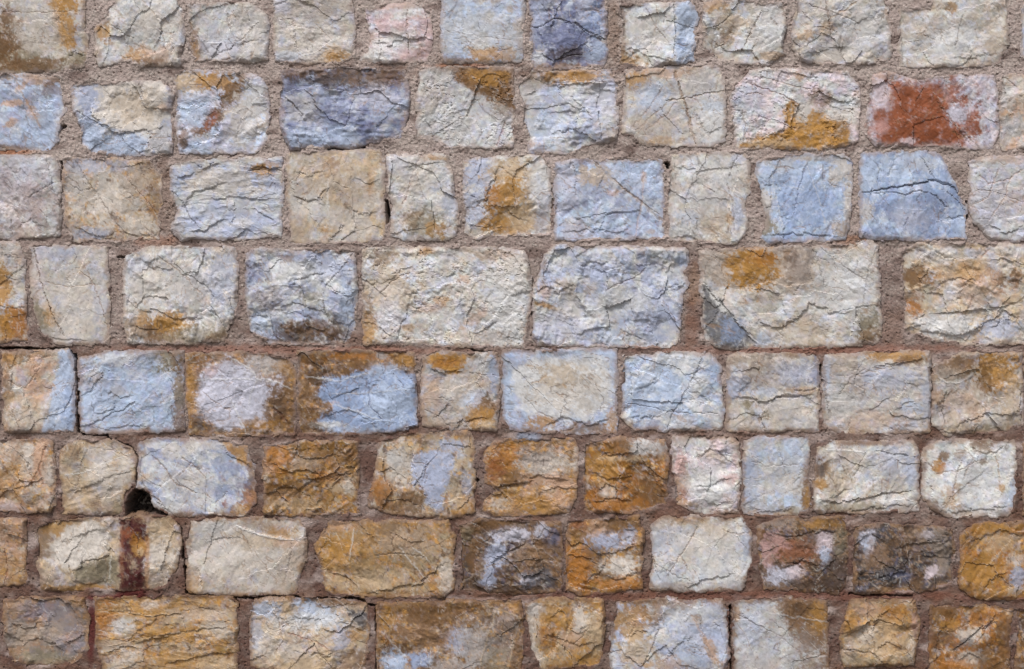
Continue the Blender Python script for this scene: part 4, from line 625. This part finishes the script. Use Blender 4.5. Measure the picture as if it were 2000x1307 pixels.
FINE, COARSE = 1.9, 5.0
xs = np.concatenate([np.arange(X0 - 12, -8, COARSE), np.arange(-8, 2008, FINE), np.arange(2008, X1 + 14, COARSE)])
ys = np.concatenate([np.arange(Y0 - 12, -8, COARSE), np.arange(-8, 1315, FINE), np.arange(1315, Y1 + 12, COARSE)])
MSD = np.full((len(ys), len(xs)), -60.0)              # distance into the nearest stone, for the mortar bed
for k, (P, base, alt, style, pats, lines, label) in enumerate(STONES + EXTRA):
    q = np.array(P, float).reshape(-1, 2); (a0, b0), (a1, b1) = q.min(0) - 14, q.max(0) + 14
    seen = a1 > -5 and a0 < 2005 and b1 > -5 and b0 < 1312
    stp = FINE if seen else COARSE
    gx = np.arange(a0, a1, stp); gy = np.arange(b0, b1, stp)
    PX, PY = np.meshgrid(gx, gy)
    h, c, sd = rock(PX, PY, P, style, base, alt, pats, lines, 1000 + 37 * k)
    kv = sd > -6.5
    keep = kv[:-1, :-1] & kv[1:, :-1] & kv[1:, 1:] & kv[:-1, 1:]
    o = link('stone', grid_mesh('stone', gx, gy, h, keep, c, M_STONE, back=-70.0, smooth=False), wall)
    if label: o['label'] = label
    i0, i1 = np.searchsorted(xs, [a0 - 20, a1 + 20]); j0, j1 = np.searchsorted(ys, [b0 - 20, b1 + 20])
    if i1 > i0 and j1 > j0:
        MX, MY = np.meshgrid(xs[i0:i1], ys[j0:j1])
        MSD[j0:j1, i0:i1] = np.maximum(MSD[j0:j1, i0:i1], outline_sd(MX, MY, P, 1000 + 37 * k))

# ---------------------------------------------------------------- mortar bed: one mass between the blocks
MX, MY = np.meshgrid(xs, ys)
big = fbm(MX / 90, MY / 90, 7, 3); mid = fbm(MX / 24, MY / 24, 8, 4); sm = fbm(MX / 6.5, MY / 6.5, 9, 3, .65)
gr = voro(MX / 5.2, MY / 5.2, 3)
lowm = np.clip((MY - 250) / 750 + .35 * fbm(MX / 160, MY / 160, 31, 3), 0, 1)[..., None]
mh = -.5 + 1.7 * big + 1.5 * mid + (1.25 - .5 * lowm[..., 0]) * sm + (1.6 - 1.0 * lowm[..., 0]) * (gr[4] - .4) * sst(.6, .2, gr[0]) * (gr[5] > .5)
mh = mh + 4.5 * np.exp(-np.abs(MSD - .5) / 5) * sst(-.1, .5, fbm(MX / 42, MY / 42, 21, 4)) * (MSD < 6)   # smeared against the stones
mh = mh - 2.4 * sst(.55, .9, fbm(MX / 9, MY / 9, 22, 2)) - 1.8 * np.exp(-np.clip(-MSD, 0, None) / 2.5) * sst(.1, .6, fbm(MX / 60, MY / 60, 23, 3))
pv = voro(MX / 13, MY / 13, 24); mh = mh - 3.0 * sst(.22, .05, pv[0]) * (pv[4] > .72)
mc = lin('ad9c94') * (1 - lowm) + lin('6a4f45') * lowm
mm = sst(-.4, .6, fbm(MX / 32, MY / 32, 32, 4))[..., None]
mc = mc * (1 - .38 * mm) + lin('b8aca2') * .38 * mm * (1 - .45 * lowm) + lin('6e5648') * .38 * mm * .45 * lowm
sp = gn(MX / 3.0, MY / 3.0, 33)[..., None]
mc = mc * (1 + (.22 - .1 * lowm) * sp + .12 * gn(MX / 6, MY / 6, 34)[..., None])
mc = mc + (lin('ddd5ca') - mc) * (((gr[5] > .88) & (gr[0] < .33)) * .45)[..., None] * (1 - .75 * lowm)
mc = mc + (lin('4d4038') - mc) * (((gr[5] < .12) & (gr[0] < .36)) * .5)[..., None]
pw = fbm(MX / 22, MY / 22, 35, 4)
mc = mc + (lin('bdaca5') - mc) * (sst(.1, .7, fbm(MX / 75, MY / 40, 36, 4)) * .65)[..., None]      # paler dried patches
mc = mc + (lin('594038') - mc) * (sst(.1, .75, fbm(MX / 60, MY / 30, 37, 4)) * .6)[..., None]      # damp patches
mc = mc + (lin('7d5840') - mc) * (stain(MX, MY) * .55)[..., None]
for col, k, cx, cy, ex, ey in [('7c604e', .5, 322, 390, 16, 90), ('9a6a50', .5, 300, 470, 60, 12), ('946452', .5, 480, 683, 260, 9), ('906656', .5, 1480, 683, 280, 9), ('80604e', .5, 1745, 640, 24, 40), ('806450', .5, 1198, 70, 14, 70), ('98765c', .5, 1356, 560, 14, 40), ('8c6450', .5, 1350, 640, 14, 50), ('8a5a48', .5, 1700, 683, 200, 10),
        ('54201c', .95, 262, 1160, 34, 12), ('5a2420', .9, 178, 1230, 9, 70), ('6a2c26', .7, 230, 1168, 70, 6), ('8c5a44', .45, 760, 684, 140, 8), ('7c4c3c', .5, 1500, 1164, 500, 10), ('6d4c40', .5, 1300, 1000, 16, 60), ('5c4840', .5, 500, 930, 12, 70), ('9ca9bd', .6, 1030, 853, 24, 10), ('b08060', .5, 1665, 470, 30, 10), ('b57040', .6, 10, 297, 50, 6), ('70503c', .6, 935, 145, 90, 6), ('a8683c', .5, 900, 128, 60, 5)]:
    mk = sst(1.4, .5, np.hypot((MX - cx) / ex, (MY - cy) / ey) + .4 * pw) * k
    mc = mc + (lin(col) - mc) * mk[..., None]
jx = MX + 3 * gn(MX / 14, MY / 14, 41) + 1.2 * gn(MX / 5, MY / 5, 43); jy = MY + 3 * gn(MX / 14, MY / 14, 42) + 1.2 * gn(MX / 5, MY / 5, 44)
CRACKS = [(3.0, 26, [-40, 676, 20, 680, 80, 682, 135, 681, 142, 697, 147, 706]), (6.5, 60, [146, 696, 149, 712, 150, 724]), (2.4, 18, [146, 724, 152, 760, 152, 800, 153, 846, 180, 849, 209, 848]),
          (2.6, 24, [209, 846, 212, 858, 235, 866, 257, 873, 268, 893, 269, 955]), (2.6, 24, [300, 992, 330, 1008, 350, 1030, 356, 1073, 362, 1094]), (2.6, 22, [362, 1094, 364, 1130, 366, 1159, 420, 1163, 466, 1165, 480, 1168, 560, 1166, 620, 1170, 665, 1171, 690, 1166, 712, 1176]),
          (2.2, 20, [462, 1168, 465, 1185]), (2.4, 18, [712, 1178, 735, 1183, 737, 1230, 736, 1330]), (6.0, 50, [755, 395, 758, 412, 755, 432]), (4.5, 40, [1303, 318, 1305, 326]), (3.2, 30, [1040, 548, 1041, 560]), (2.2, 14, [1041, 560, 1040, 620]),
          (3.0, 24, [1603, 715, 1606, 745]), (4.0, 30, [932, 937, 933, 938]), (2.6, 20, [1426, 1183, 1428, 1205]), (2.0, 12, [1425, 1205, 1428, 1320]), (3.0, 20, [1140, 680, 1165, 680]), (2.5, 20, [1888, 395, 1889, 425]), (2.6, 14, [122, 315, 121, 350]), (2.2, 12, [915, 678, 930, 687, 960, 688]), (3, 16, [128, 246, 118, 252]), (2.2, 14, [1437, 858, 1442, 868]), (2.5, 16, [868, 1009, 880, 1011]), (2, 12, [640, 290, 690, 290, 712, 287]), (2, 12, [230, 502, 250, 504, 262, 497]), (2, 10, [1780, 1164, 1660, 1160])]
for wd, dp, pts in CRACKS:
    d, sg, tt = line_d(jx, jy, pts)
    mh = mh - dp * sst(wd * .75 + 1.2, wd * .3, d)
hole = poly_sd(jx, jy, [252, 968, 262, 957, 280, 956, 292, 968, 297, 985, 318, 1003, 300, 1007, 262, 1006, 246, 1008, 246, 985])   # the missing piece of bedding
mh = mh - 58 * sst(-3, 12, hole) - 6 * sst(-1, 3, hole) + 20 * sst(-1, 6, hole) * fbm(MX / 8, MY / 8, 51, 3)
mc = mc + (lin('5b5049') - mc) * (sst(-4, 4, hole + 3 * fbm(MX / 8, MY / 8, 52, 2)) * .8)[..., None]
kv = MSD < 8
keep = kv[:-1, :-1] | kv[1:, :-1] | kv[1:, 1:] | kv[:-1, 1:]
mh = np.where(MSD > 5, mh - 5, mh)
mort = link('mortar', grid_mesh('mortar', xs, ys, mh, keep, np.clip(mc, .01, .9) * K, M_MORTAR, smooth=False), wall)
# rubble core behind the facing
def box(name, x0, x1, y0, y1, z0, z1, mat):
    v = [(x, y, z) for z in (z0, z1) for y in (y0, y1) for x in (x0, x1)]
    f = [(0, 2, 3, 1), (4, 5, 7, 6), (0, 1, 5, 4), (2, 6, 7, 3), (0, 4, 6, 2), (1, 3, 7, 5)]
    me = bpy.data.meshes.new(name); me.from_pydata(v, [], f); me.materials.append(mat); return me
core = link('core', box('core', (X0 - 11 - 1000) / PXM, (X1 + 11 - 1000) / PXM, .086, .42, -.05, ZC + (653.5 - Y0 + 10) / PXM, plain('core_mortar', (.24, .2, .17), 30)), wall)
